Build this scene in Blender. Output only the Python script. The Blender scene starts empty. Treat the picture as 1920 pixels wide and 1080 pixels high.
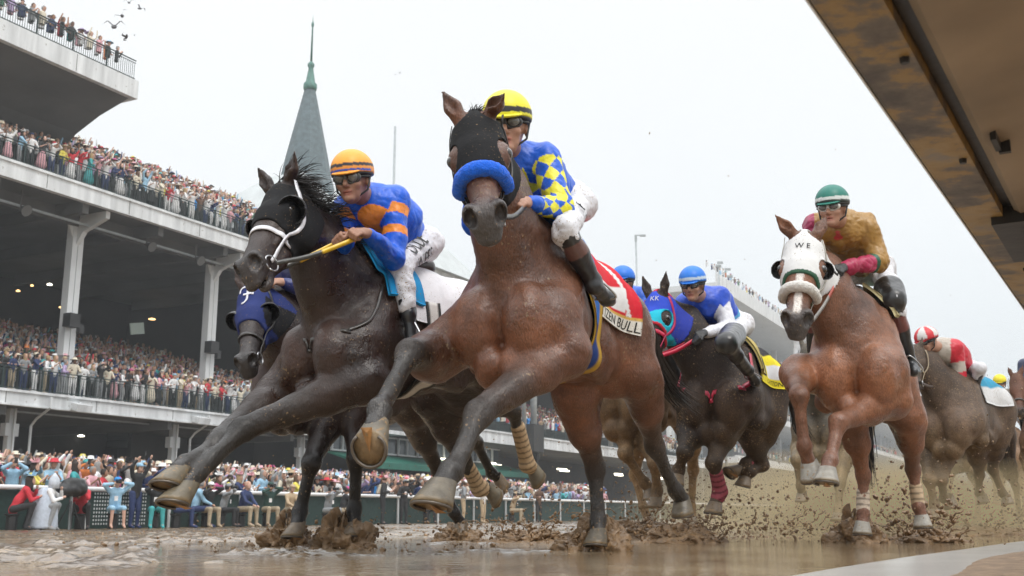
import bpy, math, random
import numpy as np
from mathutils import Vector, noise
rnd = random.Random(7)
nr = np.random.default_rng(7)
SC = bpy.context.scene
COL = SC.collection
R = math.radians
# ------------------------------------------------------------------ camera
FPX = 2000.0
PITCH = math.atan(422 / FPX)
CAMZ = 0.21
cam_d = bpy.data.cameras.new("camera"); cam = bpy.data.objects.new("camera", cam_d); COL.objects.link(cam)
cam_d.sensor_width = 36.0; cam_d.lens = 36.0 * FPX / 1920.0
cam_d.clip_start = 0.05; cam_d.clip_end = 6000
cam.location = (0, 0, CAMZ); cam.rotation_euler = (math.pi / 2 + PITCH, 0, 0)
cam_d.dof.use_dof = True; cam_d.dof.focus_distance = 5.2; cam_d.dof.aperture_fstop = 7.5
SC.camera = cam
# ------------------------------------------------------------------ world: rainy overcast sky
W_ = bpy.data.worlds.new("World"); SC.world = W_; W_.use_nodes = True
nt = W_.node_tree; nt.nodes.clear()
wo = nt.nodes.new('ShaderNodeOutputWorld'); bg = nt.nodes.new('ShaderNodeBackground')
sky = nt.nodes.new('ShaderNodeTexSky'); sky.sky_type = 'NISHITA'; sky.sun_disc = False
SUN_EL, SUN_AZ = R(52), R(150)
sky.sun_elevation = SUN_EL; sky.sun_rotation = SUN_AZ
tc = nt.nodes.new('ShaderNodeTexCoord'); sep = nt.nodes.new('ShaderNodeSeparateXYZ')
ramp = nt.nodes.new('ShaderNodeValToRGB')
# an overcast sky: even and pale low down, much brighter overhead
ramp.color_ramp.elements[0].position = 0.0; ramp.color_ramp.elements[0].color = (.72, .77, .80, 1)
ramp.color_ramp.elements[1].position = 1.0; ramp.color_ramp.elements[1].color = (2.2, 2.25, 2.3, 1)
for p, c in ((.12, (.77, .81, .83)), (.26, (.83, .855, .865)), (.46, (.86, .87, .87)), (.62, (1.3, 1.32, 1.34))):
    e = ramp.color_ramp.elements.new(p); e.color = (*c, 1)
bgs = nt.nodes.new('ShaderNodeBackground')
nz = nt.nodes.new('ShaderNodeTexNoise'); nz.inputs['Scale'].default_value = 2.2; nz.inputs['Detail'].default_value = 4
mr = nt.nodes.new('ShaderNodeMapRange'); mr.inputs[3].default_value = .95; mr.inputs[4].default_value = 1.05
vm = nt.nodes.new('ShaderNodeVectorMath'); vm.operation = 'SCALE'
nt.links.new(tc.outputs['Generated'], sep.inputs[0]); nt.links.new(sep.outputs['Z'], ramp.inputs[0])
nt.links.new(tc.outputs['Generated'], nz.inputs['Vector']); nt.links.new(nz.outputs[0], mr.inputs[0])
nt.links.new(ramp.outputs[0], vm.inputs[0]); nt.links.new(mr.outputs[0], vm.inputs['Scale'])
nt.links.new(vm.outputs[0], bg.inputs[0]); bg.inputs[1].default_value = 1.0
nt.links.new(sky.outputs[0], bgs.inputs[0]); bgs.inputs[1].default_value = 0.008
ad = nt.nodes.new('ShaderNodeAddShader')
nt.links.new(bg.outputs[0], ad.inputs[0]); nt.links.new(bgs.outputs[0], ad.inputs[1]); nt.links.new(ad.outputs[0], wo.inputs[0])
sl = bpy.data.lights.new("sun", 'SUN'); sl.energy = 1.3; sl.angle = R(25); sl.color = (1, .96, .9)
so = bpy.data.objects.new("sun", sl); COL.objects.link(so)
sd = Vector((math.sin(SUN_AZ) * math.cos(SUN_EL), math.cos(SUN_AZ) * math.cos(SUN_EL), math.sin(SUN_EL)))
so.rotation_euler = sd.to_track_quat('Z', 'Y').to_euler()
SC.view_settings.view_transform = 'Standard'; SC.view_settings.look = 'None'
SC.view_settings.exposure = 0.22; SC.view_settings.gamma = 1.0
# ------------------------------------------------------------------ geometry of the place
TH = math.atan2(1058, FPX * math.cos(PITCH) + 422 * math.sin(PITCH))   # heading of the track
D_ = np.array([math.sin(TH), math.cos(TH), 0.0]); N_ = np.array([-math.cos(TH), math.sin(TH), 0.0])
Z_ = np.array([0, 0, 1.0]); CP = np.array([0, 0, CAMZ])
def snz(s, n, z): return s * D_ + n * N_ + z * Z_
def ray(px, py):
    cx, cy = (px - 960) / FPX, (540 - py) / FPX
    return np.array([cx, math.cos(PITCH) - cy * math.sin(PITCH), math.sin(PITCH) + cy * math.cos(PITCH)])
def at_d(px, py, d): return CP + ray(px, py) * d
def at_pl(px, py, nrm, c):                # meets plane nrm.p = c
    r = ray(px, py); return CP + r * ((c - nrm @ CP) / (nrm @ r))
def norm(v): v = np.asarray(v, float); return v / (np.linalg.norm(v) + 1e-12)
# ------------------------------------------------------------------ objects
def tag(o, label=None, cat=None, group=None, kind=None):
    if label: o['label'] = label
    if cat: o['category'] = cat
    if group: o['group'] = group
    if kind: o['kind'] = kind
    return o
def empty(name, loc, label=None, cat=None, group=None):
    o = bpy.data.objects.new(name, None); COL.objects.link(o); o.location = loc
    o.empty_display_size = .2
    return tag(o, label, cat, group)
def mesh_obj(name, V, F, mat=None, parent=None, cols=None, smooth=True, base=None, fattr=None):
    V = np.asarray(V, float)
    b = np.zeros(3) if base is None else np.asarray(base, float)
    if parent is not None and base is None: b = np.array(world_loc(parent))
    me = bpy.data.meshes.new(name)
    me.from_pydata((V - b).tolist(), [], F.tolist() if hasattr(F, 'tolist') else F)
    if cols is not None:
        ca = me.color_attributes.new('Col', 'FLOAT_COLOR', 'POINT')
        cc = np.ones((len(V), 4), np.float32); cc[:, :3] = cols
        ca.data.foreach_set('color', cc.ravel())
    if smooth: me.polygons.foreach_set('use_smooth', [True] * len(me.polygons))
    if mat is not None:
        for m in (mat if isinstance(mat, (list, tuple)) else [mat]): me.materials.append(m)
    me.update()
    o = bpy.data.objects.new(name, me); COL.objects.link(o)
    if parent is not None: o.parent = parent
    else: o.location = b
    return o
def world_loc(o):
    p = Vector(o.location)
    while o.parent: o = o.parent; p = p + Vector(o.location)
    return p
# simple mesh collector
class MB:
    def __init__(s): s.V = []; s.F = []; s.C = []
    def add(s, V, F, c=None):
        n = len(s.V); s.V += [tuple(v) for v in V]; s.F += [tuple(i + n for i in f) for f in F]
        s.C += [c if c is not None else (.5, .5, .5)] * len(V); return s
    def box(s, c, h, ax=None, col=None):
        ax = ax or ((1, 0, 0), (0, 1, 0), (0, 0, 1)); c = np.array(c, float)
        A = [np.array(a, float) * k for a, k in zip(ax, h)]
        V = [c + i * A[0] + j * A[1] + k * A[2] for i in (-1, 1) for j in (-1, 1) for k in (-1, 1)]
        return s.add(V, [(0, 1, 3, 2), (4, 6, 7, 5), (0, 4, 5, 1), (2, 3, 7, 6), (0, 2, 6, 4), (1, 5, 7, 3)], col)
    def tbox(s, s0, s1, n0, n1, z0, z1, col=None):   # box in track coordinates
        return s.box(snz((s0 + s1) / 2, (n0 + n1) / 2, (z0 + z1) / 2), (abs(s1 - s0) / 2, abs(n1 - n0) / 2, abs(z1 - z0) / 2), (D_, N_, Z_), col)
    def tube(s, pts, r, seg=8, col=None, cap=True):
        pts = [np.array(p, float) for p in pts]; n = len(pts)
        rs = r if isinstance(r, (list, tuple, np.ndarray)) else [r] * n
        V = []; prev = None
        for i, p in enumerate(pts):
            t = norm(pts[min(i + 1, n - 1)] - pts[max(i - 1, 0)])
            u = np.cross(t, (0, 0, 1) if abs(t[2]) < .9 else (1, 0, 0)) if prev is None else prev - t * (prev @ t)
            u = norm(u); prev = u; w = np.cross(t, u)
            for k in range(seg):
                a = 2 * math.pi * k / seg; V.append(p + (u * math.cos(a) + w * math.sin(a)) * rs[i])
        F = [(i * seg + k, i * seg + (k + 1) % seg, (i + 1) * seg + (k + 1) % seg, (i + 1) * seg + k) for i in range(n - 1) for k in range(seg)]
        if cap: F += [tuple(range(seg - 1, -1, -1)), tuple((n - 1) * seg + k for k in range(seg))]
        return s.add(V, F, col)
    def lathe(s, c, prof, seg=16, col=None, rot=0):      # prof: (r, z)
        c = np.array(c, float); V = []
        for r, z in prof:
            for k in range(seg):
                a = 2 * math.pi * k / seg + rot; V.append(c + (r * math.cos(a), r * math.sin(a), z))
        n = len(prof)
        F = [(i * seg + k, i * seg + (k + 1) % seg, (i + 1) * seg + (k + 1) % seg, (i + 1) * seg + k) for i in range(n - 1) for k in range(seg)]
        F += [tuple(range(seg - 1, -1, -1)), tuple((n - 1) * seg + k for k in range(seg))]
        return s.add(V, F, col)
    def obj(s, name, mat, parent=None, smooth=False, base=None, cols=False):
        return mesh_obj(name, s.V, s.F, mat, parent, np.array(s.C) if cols else None, smooth, base)
# ------------------------------------------------------------------ materials
def new_mat(name):
    m = bpy.data.materials.new(name); m.use_nodes = True
    return m, m.node_tree, m.node_tree.nodes['Principled BSDF']
def mat(name, col=None, grain=0, wetvar=0, rough=.5, nscale=0, namt=.15, bump=0, bscale=60, metal=0, coat=0, sheen=0, spec=None,
        attr=False, objcol=False, emit=0, mud=0, mudscale=60, stretch=None, detail=6, trans=0, mudcol=(.24, .155, .075), bdist=.01):
    m, t, b = new_mat(name); N = t.nodes; L = t.links
    tcn = N.new('ShaderNodeTexCoord'); vec = tcn.outputs['Object']
    if stretch:
        mp = N.new('ShaderNodeMapping'); mp.inputs['Scale'].default_value = stretch; L.new(vec, mp.inputs[0]); vec = mp.outputs[0]
    if attr: a = N.new('ShaderNodeAttribute'); a.attribute_name = 'Col'; c = a.outputs['Color']
    elif objcol: a = N.new('ShaderNodeObjectInfo'); c = a.outputs['Color']
    else: a = N.new('ShaderNodeRGB'); a.outputs[0].default_value = (*col, 1); c = a.outputs[0]
    if nscale:
        n = N.new('ShaderNodeTexNoise'); n.inputs['Scale'].default_value = nscale; n.inputs['Detail'].default_value = detail
        L.new(vec, n.inputs['Vector'])
        r_ = N.new('ShaderNodeMapRange'); r_.inputs[1].default_value = .3; r_.inputs[2].default_value = .7
        r_.inputs[3].default_value = 1 - namt; r_.inputs[4].default_value = 1 + namt; L.new(n.outputs[0], r_.inputs[0])
        v = N.new('ShaderNodeVectorMath'); v.operation = 'SCALE'; L.new(c, v.inputs[0]); L.new(r_.outputs[0], v.inputs['Scale']); c = v.outputs[0]
    b.inputs['Roughness'].default_value = rough
    if mud:
        n = N.new('ShaderNodeTexNoise'); n.inputs['Scale'].default_value = mudscale; n.inputs['Detail'].default_value = 3
        L.new(tcn.outputs['Object'], n.inputs['Vector'])
        n2 = N.new('ShaderNodeTexNoise'); n2.inputs['Scale'].default_value = 4; L.new(tcn.outputs['Object'], n2.inputs['Vector'])
        mm = N.new('ShaderNodeMath'); mm.operation = 'MULTIPLY_ADD'; L.new(n2.outputs[0], mm.inputs[0]); mm.inputs[1].default_value = .35; L.new(n.outputs[0], mm.inputs[2])
        r2 = N.new('ShaderNodeMapRange'); r2.inputs[1].default_value = .93 - mud * .3; r2.inputs[2].default_value = .96 - mud * .25; L.new(mm.outputs[0], r2.inputs[0])
        mx = N.new('ShaderNodeMix'); mx.data_type = 'RGBA'; L.new(r2.outputs[0], mx.inputs[0]); L.new(c, mx.inputs[6]); mx.inputs[7].default_value = (*mudcol, 1)
        c = mx.outputs[2]
    if grain:
        ng = N.new('ShaderNodeTexNoise'); ng.inputs['Scale'].default_value = 110; ng.inputs['Detail'].default_value = 2; mpg = N.new('ShaderNodeMapping'); mpg.inputs['Scale'].default_value = (1.3, 1.3, .55); L.new(tcn.outputs['Object'], mpg.inputs[0]); L.new(mpg.outputs[0], ng.inputs['Vector'])
        rg_ = N.new('ShaderNodeMapRange'); rg_.inputs[1].default_value = .3; rg_.inputs[2].default_value = .7; rg_.inputs[3].default_value = 1 - grain; rg_.inputs[4].default_value = 1 + grain; L.new(ng.outputs[0], rg_.inputs[0])
        vg = N.new('ShaderNodeVectorMath'); vg.operation = 'SCALE'; L.new(c, vg.inputs[0]); L.new(rg_.outputs[0], vg.inputs['Scale']); c = vg.outputs[0]
    if wetvar:
        nw = N.new('ShaderNodeTexNoise'); nw.inputs['Scale'].default_value = 5; nw.inputs['Detail'].default_value = 4; L.new(tcn.outputs['Object'], nw.inputs['Vector'])
        rw_ = N.new('ShaderNodeMapRange'); rw_.inputs[1].default_value = .38; rw_.inputs[2].default_value = .6; rw_.inputs[3].default_value = rough - wetvar; rw_.inputs[4].default_value = rough + wetvar; L.new(nw.outputs[0], rw_.inputs[0]); L.new(rw_.outputs[0], b.inputs['Roughness'])
    L.new(c, b.inputs['Base Color'])
    if emit: L.new(c, b.inputs['Emission Color']); b.inputs['Emission Strength'].default_value = emit
    b.inputs['Metallic'].default_value = metal; b.inputs['Coat Weight'].default_value = coat; b.inputs['Coat Roughness'].default_value = .25
    b.inputs['Sheen Weight'].default_value = sheen
    if spec is not None: b.inputs['Specular IOR Level'].default_value = spec
    if bump:
        n = N.new('ShaderNodeTexNoise'); n.inputs['Scale'].default_value = bscale; n.inputs['Detail'].default_value = 5; L.new(vec, n.inputs['Vector'])
        bp = N.new('ShaderNodeBump'); bp.inputs['Strength'].default_value = bump; bp.inputs['Distance'].default_value = bdist
        L.new(n.outputs[0], bp.inputs['Height']); L.new(bp.outputs[0], b.inputs['Normal'])
        if grain:
            b2 = N.new('ShaderNodeBump'); b2.inputs['Strength'].default_value = .7; b2.inputs['Distance'].default_value = .006; L.new(ng.outputs[0], b2.inputs['Height']); L.new(bp.outputs[0], b2.inputs['Normal']); L.new(b2.outputs[0], b.inputs['Normal'])
    return m
M = {}
M['coat'] = mat('horse_coat', grain=.28, wetvar=.17, rough=.40, attr=True, nscale=7, namt=.25, bump=.75, bscale=19, coat=.14, spec=.45, mud=.27, mudscale=60, mudcol=(.20, .13, .07))
M['coat_dirty'] = mat('muddy_horse_coat', grain=.35, spec=.3, rough=.55, attr=True, nscale=12, namt=.25, bump=.4, bscale=30, mud=.42, mudscale=70, mudcol=(.22, .145, .075))
M['hair'] = mat('horse_hair', (.014, .010, .008), rough=.45, nscale=30, namt=.4)
M['hoof'] = mat('hoof_horn', rough=.42, attr=True, nscale=18, namt=.3, bump=.3, bscale=60, mud=.4, mudscale=45)
M['steel'] = mat('steel', (.5, .5, .5), rough=.3, metal=1)
M['aluminium'] = mat('horseshoe_metal', (.16, .14, .12), rough=.45, metal=.8)
M['eye'] = mat('horse_eye', (.012, .007, .004), rough=.06, coat=1)
M['cloth'] = mat('race_cloth', rough=.75, spec=.2, attr=True, nscale=14, namt=.07, bump=.4, bscale=11, mud=.27, mudscale=110, bdist=.02)
M['silks'] = mat('jockey_silks', rough=.38, attr=True, nscale=25, namt=.08, bump=.55, bscale=15, mud=.2, mudscale=120, bdist=.02)
M['pants'] = mat('white_breeches', rough=.5, attr=True, nscale=20, namt=.05, bump=.5, bscale=14, mud=.42, mudscale=120, bdist=.015)
M['skin'] = mat('skin', rough=.5, attr=True, nscale=30, namt=.1, bump=.1, bscale=80)
M['leather'] = mat('leather', rough=.3, attr=True, nscale=20, namt=.2, bump=.4, bscale=18, coat=.3, bdist=.015)
M['fleece'] = mat('fleece', rough=.95, attr=True, nscale=60, namt=.12, bump=.9, bscale=120, sheen=.15)
M['shell'] = mat('helmet_cover', rough=.45, attr=True, nscale=60, namt=.06, bump=.15, bscale=14)
M['lens'] = mat('goggle_lens', (.12, .12, .11), rough=.08, coat=1, nscale=30, namt=.4)
M['rubber'] = mat('black_rubber', (.02, .02, .02), rough=.5, nscale=30)
# ------------------------------------------------------------------ smooth solid modeller
class SDF:
    """union of tapered capsules and ellipsoids with soft joints; meshed with surface nets"""
    def __init__(s): s.P = []
    def cone(s, a, b, ra, rb, k=.04, col=0, flat=None, op=0, tagn=0):
        s.P.append(dict(t=0, a=np.array(a, float), b=np.array(b, float), ra=ra, rb=rb, k=k, col=col, flat=flat, op=op, tag=tagn)); return s
    def ell(s, c, r, ax=None, k=.04, col=0, op=0, tagn=0):
        ax = np.eye(3) if ax is None else np.array(ax, float)
        r = np.array(r if hasattr(r, '__len__') else (r, r, r), float)
        s.P.append(dict(t=1, c=np.array(c, float), r=r, ax=ax, k=k, col=col, op=op, tag=tagn)); return s
    def chain(s, pts, rs, k=.04, col=0, flat=None, tagn=0):
        for i in range(len(pts) - 1): s.cone(pts[i], pts[i + 1], rs[i], rs[i + 1], k, col, flat, 0, tagn)
        return s
    def fn(s, f, lo, hi, k=.0, col=0, op=2, tagn=0):
        s.P.append(dict(t=2, f=f, lo=np.array(lo, float), hi=np.array(hi, float), k=k, col=col, op=op, tag=tagn)); return s
    @staticmethod
    def pd(p, X):
        if p['t'] == 0:
            ba = p['b'] - p['a']; q = X - p['a']; L2 = ba @ ba + 1e-12
            t = np.clip(q @ ba / L2, 0, 1); v = q - t[..., None] * ba
            rr = p['ra'] + (p['rb'] - p['ra']) * t
            if p['flat'] is not None:
                ax, sc = p['flat']; ax = np.asarray(ax); la = v @ ax
                v = v + ((1 / sc - 1) * la)[..., None] * ax
                ln = np.sqrt((v * v).sum(-1)) + 1e-9; na = (v @ ax) / ln
                return (ln - rr) / np.sqrt(1 + (1 / sc ** 2 - 1) * na * na)
            return np.sqrt((v * v).sum(-1)) - rr
        if p['t'] == 1:
            q = (X - p['c']) @ p['ax'].T; k0 = np.sqrt(((q / p['r']) ** 2).sum(-1)) + 1e-9; k1 = np.sqrt(((q / p['r'] ** 2) ** 2).sum(-1)) + 1e-9
            return k0 * (k0 - 1) / k1
        return p['f'](X)
    @staticmethod
    def bb(p):
        if p['t'] == 0: m = max(p['ra'], p['rb']); return np.minimum(p['a'], p['b']) - m, np.maximum(p['a'], p['b']) + m
        if p['t'] == 1: m = p['r'].max(); return p['c'] - m, p['c'] + m
        return p['lo'], p['hi']
    def ev(s, X, br=None):
        # X (...,3).  br: block radius when X is (B,n,3) of compact blocks
        d = np.full(X.shape[:-1], 9.0)
        cen = X.mean(1) if br is not None else None
        for p in s.P:
            if br is not None:
                lo, hi = s.bb(p); q = np.maximum(np.maximum(lo - cen, cen - hi), 0); sel = np.sqrt((q * q).sum(-1)) < br + p['k'] + .012
                if not sel.any(): continue
                Y = X[sel]; dd = d[sel]
            else: Y = X; dd = d
            e = s.pd(p, Y); k = p['k']
            if p['op'] == 0:
                m = np.minimum(dd, e)
                if k > 0: h = np.maximum(k - np.abs(dd - e), 0) / k; m = m - h * h * k * .25
            elif p['op'] == 1:
                m = np.maximum(dd, -e)
                if k > 0: h = np.maximum(k - np.abs(dd + e), 0) / k; m = m + h * h * k * .25
            else: m = np.maximum(dd, e)
            if br is not None: d[sel] = m
            else: d = m
        return d
    def grad(s, X, e=.004):
        g = np.stack([s.ev(X + np.eye(3)[i] * e) - s.ev(X - np.eye(3)[i] * e) for i in range(3)], -1)
        return g / (np.linalg.norm(g, axis=-1, keepdims=True) + 1e-9)
    def project(s, X, off=0.0, it=4):
        X = np.array(X, float)
        for _ in range(it):
            g = s.grad(X); X = X - g * np.clip(s.ev(X) - off, -.08, .08)[..., None]
        return X
    def cols(s, V, soft=.012):
        ws = 0; cs = 0; ds = []
        ps = [p for p in s.P if p['op'] == 0]
        dmin = np.full(len(V), 9.0)
        for p in ps: d = s.pd(p, V); ds.append(d); dmin = np.minimum(dmin, d)
        for p, d in zip(ps, ds):
            w = np.exp(-(d - dmin) / soft); ws = ws + w; cs = cs + w[:, None] * np.asarray(p['col'] if hasattr(p['col'], '__len__') else (.5, .5, .5), float)
        return cs / ws[:, None]
    def mesh(s, vox, off=0.0, lo=None, hi=None):
        bs = [s.bb(p) for p in s.P if p['op'] == 0]
        lo = np.min([b[0] for b in bs], 0) - 2 * vox - max(off, 0) if lo is None else np.array(lo)
        hi = np.max([b[1] for b in bs], 0) + 2 * vox + max(off, 0) if hi is None else np.array(hi)
        nb = np.ceil((hi - lo) / (8 * vox)).astype(int) + 1
        I = np.stack(np.meshgrid(*[np.arange(n) for n in nb], indexing='ij'), -1)
        C = lo + (I * 8 + 3.5) * vox
        dc = s.ev(C.reshape(-1, 1, 3), 8 * vox).reshape(nb) - off
        act = np.abs(dc) < 8 * vox * .87 * 1.45 + .01
        D = np.where(dc < 0, -9.0, 9.0).astype(np.float32)
        D = D.repeat(8, 0).repeat(8, 1).repeat(8, 2)
        A = np.argwhere(act); g8 = np.stack(np.meshgrid(*[np.arange(8)] * 3, indexing='ij'), -1).reshape(-1, 3)
        for i0 in range(0, len(A), 1500):
            a = A[i0:i0 + 1500]; idx = a[:, None, :] * 8 + g8[None]
            v = s.ev(lo + idx * vox, 8 * vox * .87) - off
            D[idx[..., 0], idx[..., 1], idx[..., 2]] = v
        S = (D < 0)
        c = np.zeros(tuple(n - 1 for n in S.shape), np.uint8)
        for i in (0, 1):
            for j in (0, 1):
                for k in (0, 1): c += S[i:S.shape[0] - 1 + i, j:S.shape[1] - 1 + j, k:S.shape[2] - 1 + k]
        cells = np.argwhere((c > 0) & (c < 8))
        if len(cells) == 0: return np.zeros((0, 3)), np.zeros((0, 4), int)
        vid = np.full(c.shape, -1, np.int32); vid[cells[:, 0], cells[:, 1], cells[:, 2]] = np.arange(len(cells))
        cor = np.array([(i, j, k) for i in (0, 1) for j in (0, 1) for k in (0, 1)])
        vals = np.stack([D[cells[:, 0] + o[0], cells[:, 1] + o[1], cells[:, 2] + o[2]] for o in cor], 1).astype(float)
        acc = np.zeros((len(cells), 3)); cnt = np.zeros(len(cells))
        for i in range(8):
            for j in range(i + 1, 8):
                if np.abs(cor[i] - cor[j]).sum() != 1: continue
                a, b = vals[:, i], vals[:, j]; m = (a < 0) != (b < 0)
                t = np.where(m, a / np.where(m, a - b, 1), 0); p = cor[i] + t[:, None] * (cor[j] - cor[i])
                acc[m] += p[m]; cnt[m] += 1
        V = lo + (cells + acc / cnt[:, None]) * vox
        Fs = []
        for ax in range(3):
            sl0 = [slice(None)] * 3; sl1 = [slice(None)] * 3; sl0[ax] = slice(0, -1); sl1[ax] = slice(1, None)
            e = np.argwhere(S[tuple(sl0)] != S[tuple(sl1)])
            u, w = [(1, 2), (2, 0), (0, 1)][ax]
            e = e[(e[:, u] > 0) & (e[:, w] > 0) & (e[:, u] < S.shape[u] - 1) & (e[:, w] < S.shape[w] - 1)]
            ins = S[e[:, 0], e[:, 1], e[:, 2]]
            q = []
            for du, dw in ((-1, -1), (0, -1), (0, 0), (-1, 0)):
                o = e.copy(); o[:, u] += du; o[:, w] += dw; q.append(vid[o[:, 0], o[:, 1], o[:, 2]])
            q = np.stack(q, 1); q[~ins] = q[~ins][:, ::-1]
            Fs.append(q)
        return V, np.concatenate(Fs)
def sdf_obj(name, s, vox, m, parent=None, colf=None, soft=.012, off=0.0, smooth_it=1, wr=0, wrs=10, seed=0):
    V, F = s.mesh(vox, off)
    if len(V) == 0: return None
    C = s.cols(V, soft) if colf is None else colf(V, s)
    if wr:
        n = s.grad(V); w = np.array([noise.noise(Vector(v * wrs + seed)) + .5 * abs(noise.noise(Vector(v * wrs * 2.3 + seed))) for v in V])
        V = V + n * (w * wr)[:, None]
    return mesh_obj(name, V, F, m, parent, C)
def ribbon(s, pts, wid, off, th, m, name, parent, nw=3, col=(.5, .5, .5), colf=None, side=None, sub=24, proj=True, closed=False):
    """a strap laid along the surface of s through pts"""
    pts = catmull(pts, sub)
    T = np.gradient(pts, axis=0); T /= np.linalg.norm(T, axis=1, keepdims=True) + 1e-9
    if proj: pts = s.project(pts, off)
    Nn = s.grad(pts) if side is None else np.tile(norm(side), (len(pts), 1))
    B = np.cross(T, Nn); B /= np.linalg.norm(B, axis=1, keepdims=True) + 1e-9
    ws = np.linspace(-.5, .5, nw); rows = []
    for w in ws:
        q = pts + B * (w * wid); rows.append(s.project(q, off, 3) if proj else q)
    G = np.stack(rows, 1)                           # (n, nw, 3)
    NN = s.grad(G) if side is None else np.broadcast_to(norm(side), G.shape)
    G2 = G + NN * th; n = len(pts)
    V = np.concatenate([G.reshape(-1, 3), G2.reshape(-1, 3)]); o = n * nw; F = []
    for i in range(n - 1):
        for j in range(nw - 1):
            a = i * nw + j; F += [(a, a + 1, a + nw + 1, a + nw), (o + a, o + a + nw, o + a + nw + 1, o + a + 1)]
        a = i * nw; F += [(a, a + nw, o + a + nw, o + a)]; a += nw - 1; F += [(a + nw, a, o + a, o + a + nw)]
    for a0, rev in ((0, 0), ((n - 1) * nw, 1)):
        for j in range(nw - 1):
            f = (a0 + j, o + a0 + j, o + a0 + j + 1, a0 + j + 1); F.append(f[::-1] if rev else f)
    if colf is None: C = np.tile(col, (len(V), 1))
    else:
        tt = np.repeat(np.linspace(0, 1, n), nw); wv = np.tile(ws * 2, n); c1 = np.array([colf(a, b) for a, b in zip(tt, wv)]); C = np.concatenate([c1, c1])
    return mesh_obj(name, V, F, m, parent, C)
def catmull(pts, sub):
    P = [np.array(p, float) for p in pts]
    if len(P) == 2: return np.array([P[0] + (P[1] - P[0]) * t for t in np.linspace(0, 1, sub)])
    P = [2 * P[0] - P[1]] + P + [2 * P[-1] - P[-2]]; out = []
    per = max(2, sub // (len(P) - 3))
    for i in range(1, len(P) - 2):
        for t in np.linspace(0, 1, per, endpoint=(i == len(P) - 3)):
            a, b, c, d = P[i - 1:i + 3]
            out.append(.5 * ((2 * b) + (c - a) * t + (2 * a - 5 * b + 4 * c - d) * t * t + (3 * b - a - 3 * c + d) * t ** 3))
    return np.array(out)
def text_flat(txt, size=1.0, serif=False):
    """outline of a line of writing as a flat triangulated mesh, starting at x = 0"""
    cu = bpy.data.curves.new('writing', 'FONT'); cu.body = txt; cu.size = size; cu.resolution_u = 3
    o = bpy.data.objects.new('writing', cu); COL.objects.link(o)
    dg = bpy.context.evaluated_depsgraph_get(); me = bpy.data.meshes.new_from_object(o.evaluated_get(dg))
    V = np.array([v.co[:] for v in me.vertices]); F = [tuple(p.vertices) for p in me.polygons]
    bpy.data.objects.remove(o); bpy.data.curves.remove(cu); bpy.data.meshes.remove(me)
    if len(V): V[:, 0] -= V[:, 0].min()
    return V, F
def hair(name, roots, dirs, L, parent, m, r=.006, seg=6, drop=.4, wav=.04, seed=1, cl=None):
    """locks of hair as tapering flat strips"""
    rg = random.Random(seed); V = []; F = []
    for p, d in zip(roots, dirs):
        for _ in range(1):
            p0 = np.array(p) + nr.normal(0, .008, 3); d0 = norm(np.array(d) + nr.normal(0, .18, 3)); ll = L * rg.uniform(.6, 1.15)
            side = norm(np.cross(d0, nr.normal(0, 1, 3))); q = p0; base = len(V); ph = rg.uniform(0, 6)
            for i in range(seg + 1):
                t = i / seg; w = r * (1 - t) ** .7 + .0006
                V += [q - side * w, q + side * w]
                dd = norm(d0 + np.array([0, 0, -drop * t * t]) + side * wav * 6 * math.sin(ph + t * 5) * .3)
                q = q + dd * ll / seg
            F += [(base + 2 * i, base + 2 * i + 1, base + 2 * i + 3, base + 2 * i + 2) for i in range(seg)]
    return mesh_obj(name, V, F, m, parent)
# ------------------------------------------------------------------ the setting
def vnoise(x, y, seed=0):
    xi, yi = np.floor(x).astype(np.int64), np.floor(y).astype(np.int64); fx, fy = x - xi, y - yi
    def hsh(a, b): n = (a * 374761393 + b * 668265263 + seed * 1442695) & 0x7fffffff; n = ((n ^ (n >> 13)) * 1274126177) & 0x7fffffff; return ((n ^ (n >> 16)) & 0xffff) / 65535.0
    ux, uy = fx * fx * (3 - 2 * fx), fy * fy * (3 - 2 * fy)
    return (hsh(xi, yi) * (1 - ux) + hsh(xi + 1, yi) * ux) * (1 - uy) + (hsh(xi, yi + 1) * (1 - ux) + hsh(xi + 1, yi + 1) * ux) * uy
def fbm(x, y, o=4, seed=0):
    a = 0; w = 1; t = 0
    for i in range(o): a = a + w * vnoise(x, y, seed + i * 7); t += w; w *= .5; x = x * 2.03 + 11.3; y = y * 2.03 + 5.1
    return a / t
def base_z(n): return -.2 * np.clip((n - 6) / 16, 0, 1)
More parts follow.
